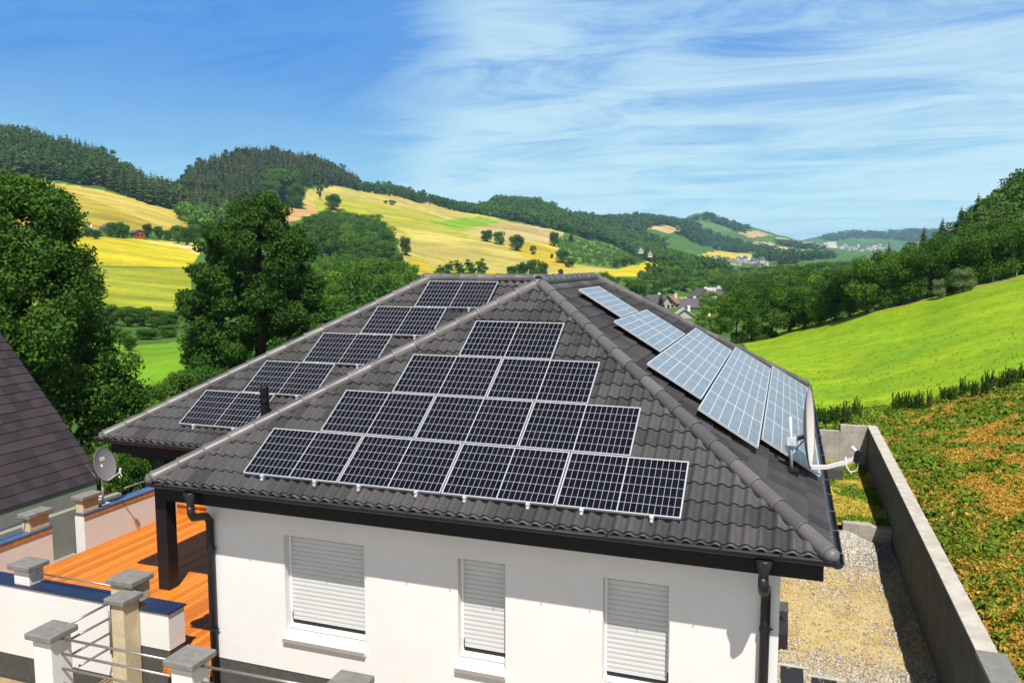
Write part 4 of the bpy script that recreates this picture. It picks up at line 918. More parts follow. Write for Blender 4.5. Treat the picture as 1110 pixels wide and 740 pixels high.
def conifer(key, H, Wd, layers, per, leaf='needle', seed=1, z0=0.12, bark='bark'):
    r = np.random.default_rng(seed); V = []; F = []; T_ = []
    for i in range(layers):
        q = i/(layers-1); z = H*(z0+(1-z0)*q); rad = Wd/2*(1-q)**0.65*(0.8+0.4*r.random())+0.05*Wd
        for j in range(per):
            a = 2*math.pi*(j+r.uniform(-.35, .35))/per+i*0.7; L = rad*r.uniform(0.75, 1.15); w = L*0.45+0.02*Wd; dz = -L*r.uniform(0.15, 0.55)
            c, s = math.cos(a), math.sin(a); o = len(V); up_ = H/layers*0.9
            V += [(0, 0, z+up_*0.5), (c*L*0.6-s*w, s*L*0.6+c*w, z+dz*0.6), (c*L, s*L, z+dz), (c*L*0.6+s*w, s*L*0.6-c*w, z+dz*0.6)]; F.append((o, o+1, o+2, o+3)); T_ += [r.random()]*4
    k = Kind(); k.H, k.W = H, Wd; k.V, k.F, k.tint = np.array(V), np.array(F), np.array(T_)
    k.crown = np_mesh('crown', k.V, k.F, M[leaf], {'tint': ('FLOAT', k.tint)})
    m = MB(); m.tube([(0, 0, 0), (0, 0, H*0.5), (0, 0, H*0.97)], [H*0.014, H*0.009, H*0.002], 6); t = m.build('trunk', M[bark]); k.trunk = t.data; bpy.data.objects.remove(t)
    KINDS[key] = k; return k
make_kind('round_a', 12, 11, 9500, 0.36, 15, seed=3, z0=0.08); make_kind('round_b', 12, 10, 9500, 0.36, 13, seed=8, leaf='leafbright', z0=0.08)
make_kind('round_c', 12, 12, 9500, 0.36, 17, seed=14, leaf='leafdark', z0=0.08); make_kind('tall_a', 15, 8, 8000, 0.36, 14, 'tall', seed=21)
make_kind('tall_b', 15, 5, 9000, 0.34, 30, 'tall', seed=25, leaf='leafbright', z0=0.15); make_kind('bush', 4, 6, 5200, 0.24, 18, seed=31, z0=-0.05)
make_kind('bush_b', 4, 6, 5200, 0.24, 18, seed=35, z0=-0.05, leaf='leafbright'); make_kind('blossom', 7, 6, 6000, 0.26, 26, seed=41, leaf='blossom', z0=0.1)
make_kind('oval', 10, 10, 9000, 0.42, 34, seed=91, z0=0.02, leaf='leafdark', shell=0.7); make_kind('oval_b', 10, 10, 9000, 0.42, 30, seed=96, z0=0.02, shell=0.7)
def stem_plant(key, H, Wd, stems, per, ls, leaf, seed):
    """a clump of leaning leafy stems"""
    r = np.random.default_rng(seed); c = []; m = MB()
    for i in range(stems):
        a = r.uniform(0, 6.28); q = r.uniform(0, 0.28)*Wd; b = np.array([q*math.cos(a), q*math.sin(a), 0]); a2 = a+r.normal(0, .7); h = H*r.uniform(0.35, 1.0)*(1-0.4*q/Wd)
        e = b+np.array([math.cos(a2), math.sin(a2), 0])*h*r.uniform(0.05, 0.38)+np.array([0, 0, h]); t = r.uniform(0.05, 1.0, per)[:, None]
        c.append(b+(e-b)*t+r.normal(0, 0.05, (per, 3))*H*(1.15-t*0.7)*np.array([1, 1, .4])); m.tube([b, (b+e)/2+r.normal(0, .02, 3), e], [0.018, 0.012, 0.004], 5)
    c = np.concatenate(c); V, F = leaves(c, ls); k = Kind(); k.H, k.W, k.V, k.F = H, Wd, V, F; k.tint = np.repeat(np.clip(np.repeat(r.uniform(0, 1, stems), per)*.5+rng.uniform(0, .5, len(c)), 0, 1), 4)
    k.crown = np_mesh('leaves', V, F, M[leaf], {'tint': ('FLOAT', k.tint)}); t = m.build('stems', M['weed']); k.trunk = t.data; bpy.data.objects.remove(t); k.names = ('stems', 'leaves'); KINDS[key] = k
stem_plant('weedtall', 2.0, 2.2, 22, 75, 0.15, 'weedd', 101); stem_plant('weedtall_b', 1.8, 2.6, 18, 80, 0.16, 'weedd', 105)
conifer('spruce_a', 18, 6.5, 22, 11, seed=2); conifer('spruce_b', 18, 5.2, 24, 10, seed=5); conifer('larch', 18, 6.0, 18, 10, 'needlebrown', seed=9)
def cheap(key, H, Wd, n, ls, nb, shape, seed, z0=0.12):
    B = rand_blobs(nb, H, Wd, z0, shape, seed); c, d, ci = crown_pts(n, B, seed, 0.75); V, F = leaves(c, ls, d); k = Kind(); k.H, k.W = H, Wd; k.V, k.F = V, F
    k.tint = np.repeat(rng.uniform(0, 1, n), 4); KINDS[key] = k
def cheapcon(key, H, Wd, layers, per, seed):
    conifer(key, H, Wd, layers, per, 'needle', seed, z0=0.02)
for q in range(4): cheap('f_round%d' % q, 12, 10, 300, 1.5, 8, 'round', 50+q)
for q in range(3): cheapcon('f_con%d' % q, 20, 8.5, 11, 8, 60+q)
for q in range(4): cheap('m_round%d' % q, 12, 10, 1900, 0.58, 12, 'round', 70+q)
for q in range(2): conifer('m_con%d' % q, 18, 5.5, 16, 9, 'needle', 80+q, z0=0.08)
used_labels = {}
def plant_tree(kind, pos, h, label, cat='tree', name='tree', group=None, wscale=1.0, sink=0.15):
    k = KINDS[kind]; s = h/k.H; r = thing(name, label, cat, (pos[0], pos[1], pos[2]-sink*min(1, h/8)), group); ws = s*wscale
    r.scale = (ws, ws, s); r.rotation_euler = (0, 0, random.uniform(0, 6.28))
    nm_ = getattr(k, 'names', ('trunk', 'crown'))
    for nm, me in ((nm_[0], k.trunk), (nm_[1], k.crown)):
        o = bpy.data.objects.new(nm, me); COL.objects.link(o); o.parent = r
    return r
def tree_at(kind, px, base, top, label, cat='tree', name='tree', group=None, D=None, wpx=None):
    """stand a tree where the terrain is seen at photo column px, height from the picture"""
    if D is None: P, D = cast(px, base)
    else:
        a, _ = pix(px, base); x, y = CC[0]+D*math.sin(a), CC[1]+D*math.cos(a); P = np.array([x, y, float(height(np.array([x]), np.array([y]))[0])])
    a, t = pix(px, top); h = max(0.8, CC[2]+D*t-P[2])
    ws = 1.0
    if wpx: ws = (wpx/CF*D)/(KINDS[kind].W*h/KINDS[kind].H)*0.98
    return plant_tree(kind, P, h, label, cat, name, group, ws)
def forest(name, label, cat, polys, spacing, kinds, hr, mats, weights=None, hfun=None, wsc=1.0):
    """one object: a far wood that reads as one mass"""
    Vs, Fs, Ts, Ms = [], [], [], []; o = 0
    for P in polys:
        P = np.asarray(P); a0, b0 = P.min(0); a1, b1 = P.max(0)
        nx, ny = int((a1-a0)/spacing)+1, int((b1-b0)/spacing)+1
        X, Y = np.meshgrid(a0+np.arange(nx)*spacing, b0+np.arange(ny)*spacing); X = (X+rng.uniform(-.45, .45, X.shape)*spacing).ravel(); Y = (Y+rng.uniform(-.45, .45, Y.shape)*spacing).ravel()
        ok = inpoly(X, Y, P); X, Y = X[ok], Y[ok]; Z = height(X, Y)
        for x, y, z in zip(X, Y, Z):
            ki = rng.choice(len(kinds), p=weights); k = KINDS[kinds[ki]]; h = rng.uniform(*hr)*(hfun(x, y, z) if hfun else 1.0); s = h/k.H; a = rng.uniform(0, 6.28); c, sn = math.cos(a)*s*wsc, math.sin(a)*s*wsc
            v = np.stack([k.V[:, 0]*c-k.V[:, 1]*sn+x, k.V[:, 0]*sn+k.V[:, 1]*c+y, k.V[:, 2]*s+z-0.3], 1)
            Vs.append(v); Fs.append(k.F+o); o += len(v); Ts.append(np.clip(k.tint*0.45+rng.uniform(0, 0.55), 0, 1)); Ms.append(np.full(len(k.F), mats.index(mats[min(ki, len(mats)-1)]) if len(mats) > 1 else 0))
    if not Vs: return None
    ml = [M[q] for q in mats]
    me = np_mesh(name, np.concatenate(Vs), np.concatenate(Fs), ml, {'tint': ('FLOAT', np.concatenate(Ts))}, mi=np.concatenate(Ms) if len(ml) > 1 else None)
    ob = bpy.data.objects.new(name, me); COL.objects.link(ob); tag(ob, label, cat); struct(ob, 'stuff')
    return ob
HAZE = 8e-5
# ------------------------------------------------------------------ woods (each a mass of its own)
forest('wood', 'dark conifer wood along the left skyline above the golden field', 'wood', [world_poly([(-80, 140), (10, 152), (60, 163), (100, 172), (150, 196), (175, 214), (200, 224), (214, 232), (180, 228), (110, 204), (56, 196), (25, 194), (-80, 196)])], 7.5, ['f_con0', 'f_con1', 'f_con2', 'f_round0'], (14, 21), ['needle', 'needle', 'needle', 'farleaf'], [.3, .3, .25, .15])
forest('wood', 'brownish conifer wood covering the rounded hilltop left of the middle', 'wood', [world_poly([(176, 216), (190, 186), (215, 178), (245, 172), (270, 171), (300, 170), (345, 178), (372, 190), (392, 203), (340, 203), (320, 204), (290, 222), (255, 236), (235, 244), (205, 240)])], 7.5, ['f_con0', 'f_con1', 'f_con2', 'larch', 'f_round1'], (10, 20), ['needle', 'needlebrown', 'needle', 'needlebrown', 'needle'], [.30, .14, .28, .08, .20])
forest('wood', 'light green leafy wood at the foot of the rounded hilltop', 'wood', [world_poly([(196, 238), (235, 232), (252, 238), (240, 250), (208, 250)])], 7, ['f_round0', 'f_round1', 'f_round2'], (11, 16), ['leafbright', 'leaf', 'leafbright'])
forest('wood', 'dense dark leafy wood in the dip left of the golden slope', 'wood', [world_poly([(322, 262), (345, 246), (375, 244), (405, 246), (418, 258), (424, 284), (405, 292), (370, 284), (340, 280)])], 8.5, ['m_round0', 'm_round1', 'm_round2', 'm_round3'], (9, 17), ['leaf', 'leafdark', 'leaf', 'leafbright'])
forest('wood', 'green scrub wood between the big tree and the left wing roof', 'wood', [world_poly([(330, 292), (370, 290), (408, 296), (440, 305), (455, 330), (400, 350), (350, 370), (320, 385), (320, 330)])], 6.6, ['m_round0', 'm_round1', 'm_round2', 'm_round3', 'm_con0'], (4, 8.5), ['leafbright', 'leaf', 'leafbright', 'leaf', 'needle'], [.3, .22, .3, .14, .04])
forest('wood', 'leafy wooded hill on the skyline right of the golden slope', 'wood', [world_poly([(515, 232), (530, 224), (550, 220), (575, 220), (605, 232), (640, 246), (668, 256), (690, 264), (715, 276), (740, 284), (700, 282), (668, 266), (640, 260), (605, 250), (560, 240)]), world_poly([(655, 262), (690, 268), (730, 284), (790, 300), (750, 296), (700, 283)])], 9.5, ['f_round0', 'f_round1', 'f_round2', 'f_con0'], (13, 20), ['farleaf', 'leaf', 'farleaf', 'needle'], [.35, .2, .35, .1])
forest('wood', 'thin row of trees along the skyline between the two wooded hills', 'wood', [world_poly([(375, 205), (400, 204), (440, 212), (480, 220), (516, 230), (516, 234), (480, 225), (440, 216), (400, 209)])], 8, ['f_round0', 'f_round1', 'f_con0', 'f_con1'], (9, 17), ['farleaf', 'farleaf', 'needle', 'needle'], [.4, .3, .2, .1])
forest('wood', 'bluish wooded hill far beyond the valley, left of the peaked hill', 'wood', [world_poly([(612, 243), (635, 237), (650, 240), (690, 236), (715, 238), (745, 240), (735, 246), (705, 246), (690, 256), (720, 268), (700, 276), (665, 254), (640, 248)])], 16, ['f_round0', 'f_round1', 'f_con0', 'f_con1'], (14, 22), ['farleaf', 'farleaf', 'needle', 'needle'], [.35, .3, .2, .15], wsc=1.5)
forest('wood', 'woods on the far peaked hill and the slopes above the distant town', 'wood', [world_poly([(735, 250), (760, 250), (790, 262), (820, 270), (800, 276), (770, 268), (742, 262)]), world_poly([(760, 234), (778, 238), (812, 248), (808, 253), (785, 246), (768, 241)]), world_poly([(735, 244), (758, 236), (752, 243), (760, 250), (742, 251)]), world_poly([(822, 268), (860, 280), (905, 276), (890, 282), (850, 287), (820, 280)]), world_poly([(840, 262), (870, 268), (895, 270), (870, 271), (845, 267)])], 26, ['f_round0', 'f_round1', 'f_con0'], (15, 22), ['farleaf', 'farleaf', 'needle'], [.4, .4, .2], wsc=1.9)
forest('wood', 'blue wooded ridges at the far end of the valley', 'wood', [world_poly([(885, 258), (905, 252), (925, 247), (945, 249), (962, 253), (985, 249), (1010, 245), (1040, 252), (1040, 262), (985, 262), (945, 258), (925, 258), (900, 262)])], 62, ['f_round0', 'f_round1', 'f_con0'], (18, 26), ['farleaf', 'farleaf', 'needle'], [.4, .3, .3], wsc=3.2)
forest('wood', 'band of trees across the valley floor in front of the distant town', 'wood', [world_poly([(690, 300), (730, 296), (790, 300), (860, 294), (940, 292), (990, 292), (990, 300), (900, 304), (820, 312), (790, 318), (760, 306), (700, 308)])], 9, ['m_round0', 'm_round1', 'm_round2', 'f_con0'], (4.5, 9), ['leaf', 'farleaf', 'leafbright', 'needle'], [.35, .3, .28, .07], wsc=1.2)
RW = (['m_round0', 'm_round1', 'm_con0', 'm_con1', 'm_round2'], ['leafdark', 'leafdark', 'needle', 'needle', 'leaf'], [.26, .2, .24, .16, .14])
def hill_h(x, y, z): return float(np.interp(proj((x, y, z))[0], [975, 1010, 1050, 1110], [0.44, 0.50, 0.72, 0.98]))
forest('wood', 'tall mixed wood climbing the steep hill on the right', 'wood', [world_poly([(1150, 268), (1110, 286), (1050, 300), (1000, 312), (975, 318), (975, 298), (1000, 290), (1050, 276), (1110, 252), (1150, 236)]),
       world_poly([(1150, 240), (1110, 254), (1050, 276), (1000, 292), (980, 300), (980, 291), (1010, 281), (1050, 256), (1080, 242), (1110, 229), (1150, 212)])], 3.6, RW[0], (7, 10.5), RW[1], RW[2], hfun=hill_h)
forest('wood', 'lower leafy wood falling from the right hand hill to the valley floor', 'wood', [world_poly([(975, 318), (940, 328), (880, 342), (850, 346), (835, 340), (840, 318), (870, 312), (910, 306), (950, 300), (975, 298)])], 4.2, ['m_round0', 'm_round1', 'm_con0', 'm_round2', 'm_round3'], (3.6, 6.0), ['leaf', 'leafdark', 'needle', 'leafdark', 'leafbright'], [.28, .24, .10, .22, .16])
forest('scrub', 'light green scrub covering the slope right of the golden field', 'scrub', [world_poly([(600, 257), (640, 263), (668, 267), (698, 284), (668, 291), (622, 285), (607, 272)])], 7.5, ['m_round0', 'm_round1', 'm_round2'], (1.6, 4.2), ['leafbright', 'leaf', 'leafbright'], [.42, .22, .36], wsc=1.3)
# ------------------------------------------------------------------ the two large trees on the left
def big_tree(label, px, base, D, blobs_px, nleaf, ls, leaf, rt_, name='tree', depth=0.8):
    """crown clumps given as (column, row, radius) of the photograph at the tree's own distance"""
    a, _ = pix(px, base); x, y = CC[0]+D*math.sin(a), CC[1]+D*math.cos(a); z = float(height(np.array([x]), np.array([y]))[0]); P = np.array([x, y, z])
    sd = np.array([math.cos(a), -math.sin(a), 0]); f_ = np.array([math.sin(a), math.cos(a), 0]); B = []; rr = random.Random(int(px))
    for (bx, by, br) in blobs_px:
        ba, bt = pix(bx, by); u = D*math.tan(ba-a); h = CC[2]+D*bt-z; r = br/CF*D
        for k in range(9):
            w = (k/4-1)*r*1.1+rr.uniform(-.4, .4)*r; c = sd*(u+rr.uniform(-.62, .62)*r)+f_*w*depth*1.4; q = r*rr.uniform(0.38, 0.64); B.append((c[0], c[1], h+rr.uniform(-.62, .62)*r, q, q, q*0.85))
    H = max(b[2]+b[5] for b in B)
    c, d, ci = crown_pts(nleaf, B, 1, 0.45); ok = c[:, 2] > 0.2; c, d, ci = c[ok], d[ok], ci[ok]; V, F = leaves(c, ls, d)
    ct = np.random.default_rng(int(px)).uniform(0, 1, len(B)); tint = np.clip(0.5*ct[ci]+0.5*rng.uniform(0, 1, len(c)), 0, 1)
    r = thing(name, label, 'tree', P)
    o = bpy.data.objects.new('crown', np_mesh('crown', V, F, M[leaf], {'tint': ('FLOAT', np.repeat(tint, 4))})); COL.objects.link(o); o.parent = r
    t = trunk_mb(H, rt_, B, 0.82, 3, 16).build('trunk', M['bark'], None, smooth=True); t.parent = r
    return r
big_tree('big dark leafy tree at the left picture edge, behind the dark tiled roof', 40, 500, 42,
         [(20, 215, 30), (50, 235, 32), (0, 240, 40), (68, 262, 28), (-30, 280, 50), (30, 280, 44), (78, 300, 24), (20, 330, 50), (70, 335, 38), (-20, 380, 60), (95, 350, 20), (60, 385, 46), (104, 375, 24), (112, 405, 32), (75, 430, 42), (120, 438, 30), (100, 462, 34), (30, 400, 50), (140, 462, 22), (148, 486, 22), (120, 492, 26), (-50, 330, 50), (34, 205, 18), (60, 222, 16), (85, 285, 18)], 140000, 0.155, 'leafdark', 0.5, depth=0.55)
big_tree('tall leafy tree with gaps in its crown, behind the left wing roof', 285, 430, 62,
         [(272, 232, 24), (300, 240, 22), (248, 250, 22), (228, 262, 18), (320, 262, 22), (280, 268, 34), (232, 285, 20), (316, 290, 26), (252, 300, 26), (214, 300, 14), (290, 310, 30), (208, 330, 17), (232, 335, 22), (262, 345, 26), (318, 330, 24), (222, 365, 20), (250, 375, 24), (290, 365, 28), (330, 360, 22), (215, 390, 17), (260, 400, 22), (285, 222, 16), (346, 345, 18), (316, 388, 22), (345, 370, 20), (300, 410, 22), (240, 420, 18), (338, 395, 18), (340, 315, 16), (222, 345, 20), (236, 310, 20), (225, 400, 20), (256, 270, 20), (305, 262, 20), (330, 300, 18), (350, 395, 18), (212, 415, 18), (268, 425, 22)], 150000, 0.195, 'leafdark', 0.45)
# ------------------------------------------------------------------ single trees
TG = 'trees on the golden slope'
for a in [('oval', 362, 228, 210, 'round dark tree standing alone on the golden slope below the skyline', 17), ('tall_a', 347, 216, 200, 'narrow dark tree standing alone above the round one on the golden slope', 7),
          ('oval', 440, 277, 256, 'oval dark tree at the left edge of the golden slope, right of the dark wood', 13),
          ('oval', 527, 262, 249, 'leftmost dark tree of the hedge row crossing the golden slope', 14), ('oval_b', 541, 265, 251, 'second tree from the left in the hedge row crossing the golden slope', 15),
          ('oval', 561, 272, 254, 'rightmost and tallest tree of the hedge row crossing the golden slope', 17), ('bush', 578, 276, 266, 'small bush just right of the hedge row on the golden slope', 8),
          ('oval', 601, 267, 251, 'dark tree at the left edge of the green scrub slope', 11), ('spruce_a', 619, 263, 252, 'pointed tree on the upper green scrub slope', 7),
          ('oval', 610, 285, 270, 'wide dark bush tree at the lower left of the green scrub slope', 15), ('oval_b', 618, 290, 279, 'low dark bush under the green scrub slope', 15), ('oval', 598, 280, 275, 'tiny round bush on the golden slope left of the green scrub', 4),
          ('bush', 425, 222, 217, 'small dark hedge clump high on the golden slope', 9), ('bush', 418, 221, 217, 'tiny dark bush left of the hedge clump high on the golden slope', 5),
          ('oval_b', 668, 290, 280, 'left tree of the trio below the green scrub slope', 10), ('oval', 677, 289, 279, 'middle tree of the trio below the green scrub slope', 10), ('oval_b', 685, 287, 279, 'right tree of the trio below the green scrub slope', 9),
          ('oval_b', 308, 222, 183, 'large leafy tree at the right foot of the rounded hilltop', 40), ('oval_b', 292, 226, 196, 'leafy tree left of the large one at the foot of the rounded hilltop', 26), ('oval', 322, 226, 198, 'leafy tree right of the large one at the foot of the rounded hilltop', 20), ('bush', 279, 206, 193, 'small round tree at the clearing under the rounded hilltop', 8)]:
    tree_at(a[0], a[1], a[2], a[3], a[4], group=TG, wpx=a[5])
# hedge with the barn across the left field
for i, (px, b, t, w) in enumerate([(96, 257, 247, 10), (104, 259, 249, 10), (121, 257, 241, 13), (128, 258, 240, 12), (136, 258, 243, 10), (160, 257, 242, 10), (172, 259, 245, 10), (182, 261, 249, 9), (192, 264, 244, 13), (203, 266, 246, 13), (212, 266, 243, 14)]):
    tree_at('oval' if i % 2 else 'oval_b', px, b, t, ['bushy tree in the hedge left of the red barn', 'bushy tree in the hedge right of the red barn'][px > 150], group='hedge trees beside the red barn', wpx=w)
# behind the roof ridge
for i, (px, b, t, w, k, lb) in enumerate([(486, 306, 283, 16, 'tall_b', 'pale green upright tree behind the left end of the roof ridge'), (498, 307, 282, 15, 'tall_b', 'pale green upright tree behind the left end of the roof ridge'), (510, 307, 281, 15, 'tall_b', 'pale green upright tree behind the left end of the roof ridge'), (522, 307, 280, 14, 'tall_b', 'pale green upright tree behind the left end of the roof ridge'), (477, 306, 287, 12, 'tall_b', 'pale green upright tree behind the left end of the roof ridge'),
                                      (555, 304, 288, 13, 'oval_b', 'low dark tree in the row just above the middle of the roof ridge'), (566, 304, 284, 14, 'oval', 'low dark tree in the row just above the middle of the roof ridge'), (578, 304, 281, 17, 'oval_b', 'low dark tree in the row just above the middle of the roof ridge'), (589, 304, 283, 12, 'oval', 'low dark tree in the row just above the middle of the roof ridge'),
                                      (608, 300, 291, 6, 'oval', 'single small round tree above the peak of the roof')]):
    tree_at(k, px, b, t, lb, group=None if i == 9 else ('upright trees behind the ridge' if i < 5 else 'dark trees above the ridge'), wpx=w)
# scrub and trees in the dip left, beside the big tree
rr = random.Random(5)
for i, (px, b, t, w, k) in enumerate([(428, 300, 272, 20, 'round_c'), (445, 303, 288, 16, 'round_c'), (425, 286, 262, 14, 'tall_a'), (352, 340, 296, 34, 'round_b'), (378, 332, 296, 30, 'round_b'), (400, 322, 296, 26, 'round_a'), (414, 312, 292, 18, 'round_a'), (384, 310, 280, 24, 'round_c'), (362, 360, 318, 34, 'round_b'), (340, 378, 330, 40, 'round_a')]):
    tree_at(k, px, b, t, ['dark tree beside the dense wood, next to the golden slope', 'leafy scrub tree in the dip between the big tree and the roof'][i > 2], group=['dark trees by the dense wood', 'scrub trees in the dip'][i > 2], wpx=w)
# hedge line between the left fields, and bushes by the lower green field
for i, (px, b, t, w) in enumerate([(122, 352, 330, 20), (138, 354, 332, 22), (154, 354, 332, 22), (170, 355, 336, 20), (184, 356, 338, 18), (134, 372, 358, 20), (160, 368, 356, 24), (182, 366, 352, 22), (140, 380, 364, 14)]):
    tree_at(['oval', 'oval_b'][i % 2], px, b, t, 'leafy bush in the hedge between the yellow field and the lower green field', 'bush', 'bush', 'hedge bushes between the left fields', wpx=w)
for i, (px, b, t, w, D) in enumerate([(176, 470, 412, 46, 52), (205, 450, 400, 46, 52), (160, 480, 440, 34, 46), (232, 440, 396, 40, 50), (140, 500, 462, 36, 40), (190, 462, 430, 40, 42), (115, 525, 490, 40, 34), (145, 515, 485, 36, 34)]):
    tree_at(['round_a', 'oval_b', 'round_b', 'oval'][i % 4], px, b, t, 'leafy bush between the big left tree and the left wing roof', 'bush', 'bush', 'bushes behind the left wing roof', D=D, wpx=w)
# valley behind the right roof slope
i = 0
for px, b, t, w, k in [(650, 322, 300, 24, 'round_b'), (664, 318, 298, 18, 'round_a'), (676, 324, 300, 22, 'round_b'), (690, 326, 302, 24, 'round_a'), (703, 322, 303, 20, 'round_b'), (716, 324, 300, 22, 'round_c'), (728, 318, 300, 20, 'round_a'), (668, 334, 312, 22, 'round_b'), (684, 340, 316, 20, 'round_a'), (700, 346, 322, 20, 'round_c'), (716, 345, 318, 14, 'spruce_b'), (742, 316, 298, 20, 'round_a'), (756, 318, 300, 20, 'round_b'), (768, 320, 302, 22, 'round_b'), (640, 310, 296, 16, 'round_a'), (655, 306, 294, 14, 'round_c')]:
    tree_at(k, px, b, t, 'tree in the valley just beyond the right roof slope', group='valley trees beyond the right roof slope', wpx=w); i += 1
for j in range(12):
    px = 703+j*6.0; tree_at('tall_b', px, 300-0.35*j, 283-0.30*j, 'slim light green tree in the straight row across the valley floor', group='straight row of light green trees', wpx=8.5)
# edge of the right hand wood, above the meadow
eg = 'front edge trees of the right wood'
edge = [(798, 372, 318, 40, 'round_a'), (770, 368, 330, 36, 'round_b'), (815, 370, 306, 48, 'round_c'), (836, 366, 312, 44, 'round_a'), (856, 360, 300, 44, 'round_c'), (872, 356, 306, 38, 'round_c'), (888, 352, 296, 40, 'round_b'), (905, 348, 292, 44, 'round_c'), (922, 344, 284, 40, 'round_c'), (940, 340, 278, 44, 'round_a'), (958, 335, 280, 40, 'round_c'), (975, 331, 268, 42, 'round_a'), (992, 327, 262, 42, 'round_c'), (1010, 322, 258, 42, 'round_c'), (1030, 317, 254, 44, 'round_c'), (1050, 312, 246, 44, 'round_c'), (1070, 307, 240, 44, 'round_c'), (1090, 302, 236, 44, 'round_c'), (1110, 297, 228, 46, 'round_c'), (1132, 291, 220, 46, 'round_c'), (1155, 285, 215, 46, 'round_c'),
        (752, 382, 346, 30, 'round_b'), (735, 390, 352, 28, 'round_b'), (780, 352, 316, 34, 'round_a'), (800, 344, 300, 36, 'round_c'), (822, 338, 296, 40, 'round_c'), (846, 334, 290, 40, 'round_a'), (868, 328, 288, 36, 'round_c'), (770, 340, 316, 24, 'round_b')]
for px, b, t, w, k in edge:
    tree_at(k, px, b, t, 'leafy tree along the front edge of the right hand wood above the bright meadow', group=eg, wpx=w)
for px, b, t, w, lb in [(1044, 312, 290, 22, 'white flowering tree at the wood edge, the larger one on the right'), (1018, 318, 302, 12, 'small white flowering tree at the wood edge, the left one of two')]:
    tree_at('blossom', px, b, t, lb, 'tree', 'flowering_tree', D=88, wpx=w)
for px, b, t, w in [(1058, 262, 210, 18), (1040, 268, 224, 16), (1075, 255, 206, 18), (1098, 246, 196, 18), (1020, 276, 236, 15), (1112, 242, 192, 18), (1000, 284, 246, 13), (962, 300, 262, 12)]:
    tree_at('spruce_a', px, b, t, 'dark pointed spruce rising above the skyline of the right hand wood', group='spruces on the right skyline', D=200, wpx=w)
for j in range(9):
    px = 894+j*26; P, D = cast(px, 355-(px-870)*0.236)
    t_ = thing('fence_post', 'thin pale wooden fence post along the top edge of the bright meadow', 'fence post', P, 'fence posts along the meadow edge')
    q = MB(); q.tube([P+P3(0, 0, -0.3), P+P3(0, 0, 1.25), P+P3(0.0, 0, 1.3)], [0.06, 0.055, 0.02], 7); q.build('post', M['barkpale'], t_)
# weeds along the meadow edge on the right
wr = random.Random(4)
for px, b, t, w in [(886, 455, 446, 8), (896, 455, 445, 8), (906, 455, 447, 9), (918, 453, 444, 8), (930, 451, 445, 8), (972, 443, 422, 8), (978, 443, 416, 7), (985, 442, 424, 8), (991, 441, 420, 7), (999, 440, 428, 8), (1006, 439, 430, 7), (1028, 431, 416, 8), (1034, 430, 420, 7), (1046, 429, 419, 8), (1058, 425, 413, 9), (1066, 424, 414, 8), (1074, 421, 408, 9), (1082, 419, 406, 9), (1090, 417, 405, 8), (1098, 415, 402, 9), (1106, 412, 400, 9)]:
    tree_at(wr.choice(['weedtall', 'weedtall_b']), px+wr.uniform(-3, 3), b+2+wr.uniform(-2, 3), t+wr.uniform(-3, 6), 'tall green weed clump along the lower edge of the bright meadow', 'weed', 'weed_clump', 'weed clumps along the meadow edge', wpx=w*wr.uniform(1.3, 2.4))
# ------------------------------------------------------------------ ground cover close by
def scatter(name, label, cat, n, region, sampler, matkeys):
    pass
def tufts(name, label, cat, pts, size, per, m, up_=0.6, hs=1.0, spread=1.0):
    n = len(pts); c = np.repeat(pts, per, 0); s = np.repeat(size, per)
    d = rng.normal(size=(len(c), 3)); d[:, 2] = np.abs(d[:, 2])*up_+0.25; d /= np.linalg.norm(d, axis=1, keepdims=True)
    c = c+d*(s*0.5*spread)[:, None]*np.array([1, 1, hs]); V, F = leaves(c, s*0.55, d)
    tint = np.clip(np.repeat(rng.uniform(0, 1, n), per)*0.5+rng.uniform(0, .5, len(c)), 0, 1)
    o = bpy.data.objects.new(name, np_mesh(name, V, F, M[m], {'tint': ('FLOAT', np.repeat(tint, 4))})); COL.objects.link(o); tag(o, label, cat); struct(o, 'stuff'); return o
def fbm(x, y, s):
    return np.sin(x*s+1.7*np.sin(y*s*0.8+1))*0.5+np.sin(y*s*1.3+1.4*np.sin(x*s*1.1+2))*0.5+0.6*np.sin(x*s*2.7+y*s*1.9+np.sin(x*s*2))*0.5+0.4*np.sin(y*s*5.1-x*s*4.3)*0.5
pw_ = []
while sum(len(q) for q in pw_) < 30000:
    D = np.exp(rng.uniform(math.log(12), math.log(38), 6000)); a = rng.uniform(YAW+R(18), YAW+R(40), 6000); x, y = CC[0]+D*np.sin(a), CC[1]+D*np.cos(a)
    ok = (x > 11.4) & ~inpoly(x, y, mw); x, y = x[ok], y[ok]; pw_.append(np.stack([x, y, height(x, y)], 1))
pw_ = np.concatenate(pw_); g_ = 0.6*fbm(pw_[:, 0]*1.2, pw_[:, 1]*0.8, 1.1)+0.6*fbm(pw_[:, 1]*0.9+7, pw_[:, 0]*1.1, 3.1)+rng.normal(0, .35, len(pw_)); near = pw_[:, 0]-11.3 < 1.2
far_ = sstep(pw_[:, 1]-pw_[:, 0]*0.25, 8.0, 17.0)
gr = (g_ > 0.46-0.5*far_) | (near & (rng.random(len(pw_)) < .30)); dr = ((~gr) & (g_ < 0.25)) | (rng.random(len(pw_)) < .16)
sz = np.where(rng.random(len(pw_)) < .10, rng.uniform(.14, .24, len(pw_)), rng.uniform(.05, .12, len(pw_)))
sz = sz*np.clip(np.hypot(pw_[:, 0]-CC[0], pw_[:, 1]-CC[1])/21, 0.62, 1.15)
tufts('weeds', 'green leafy weeds growing over the slope right of the retaining wall', 'weeds', pw_[gr], sz[gr], 11, 'weed', 0.7)
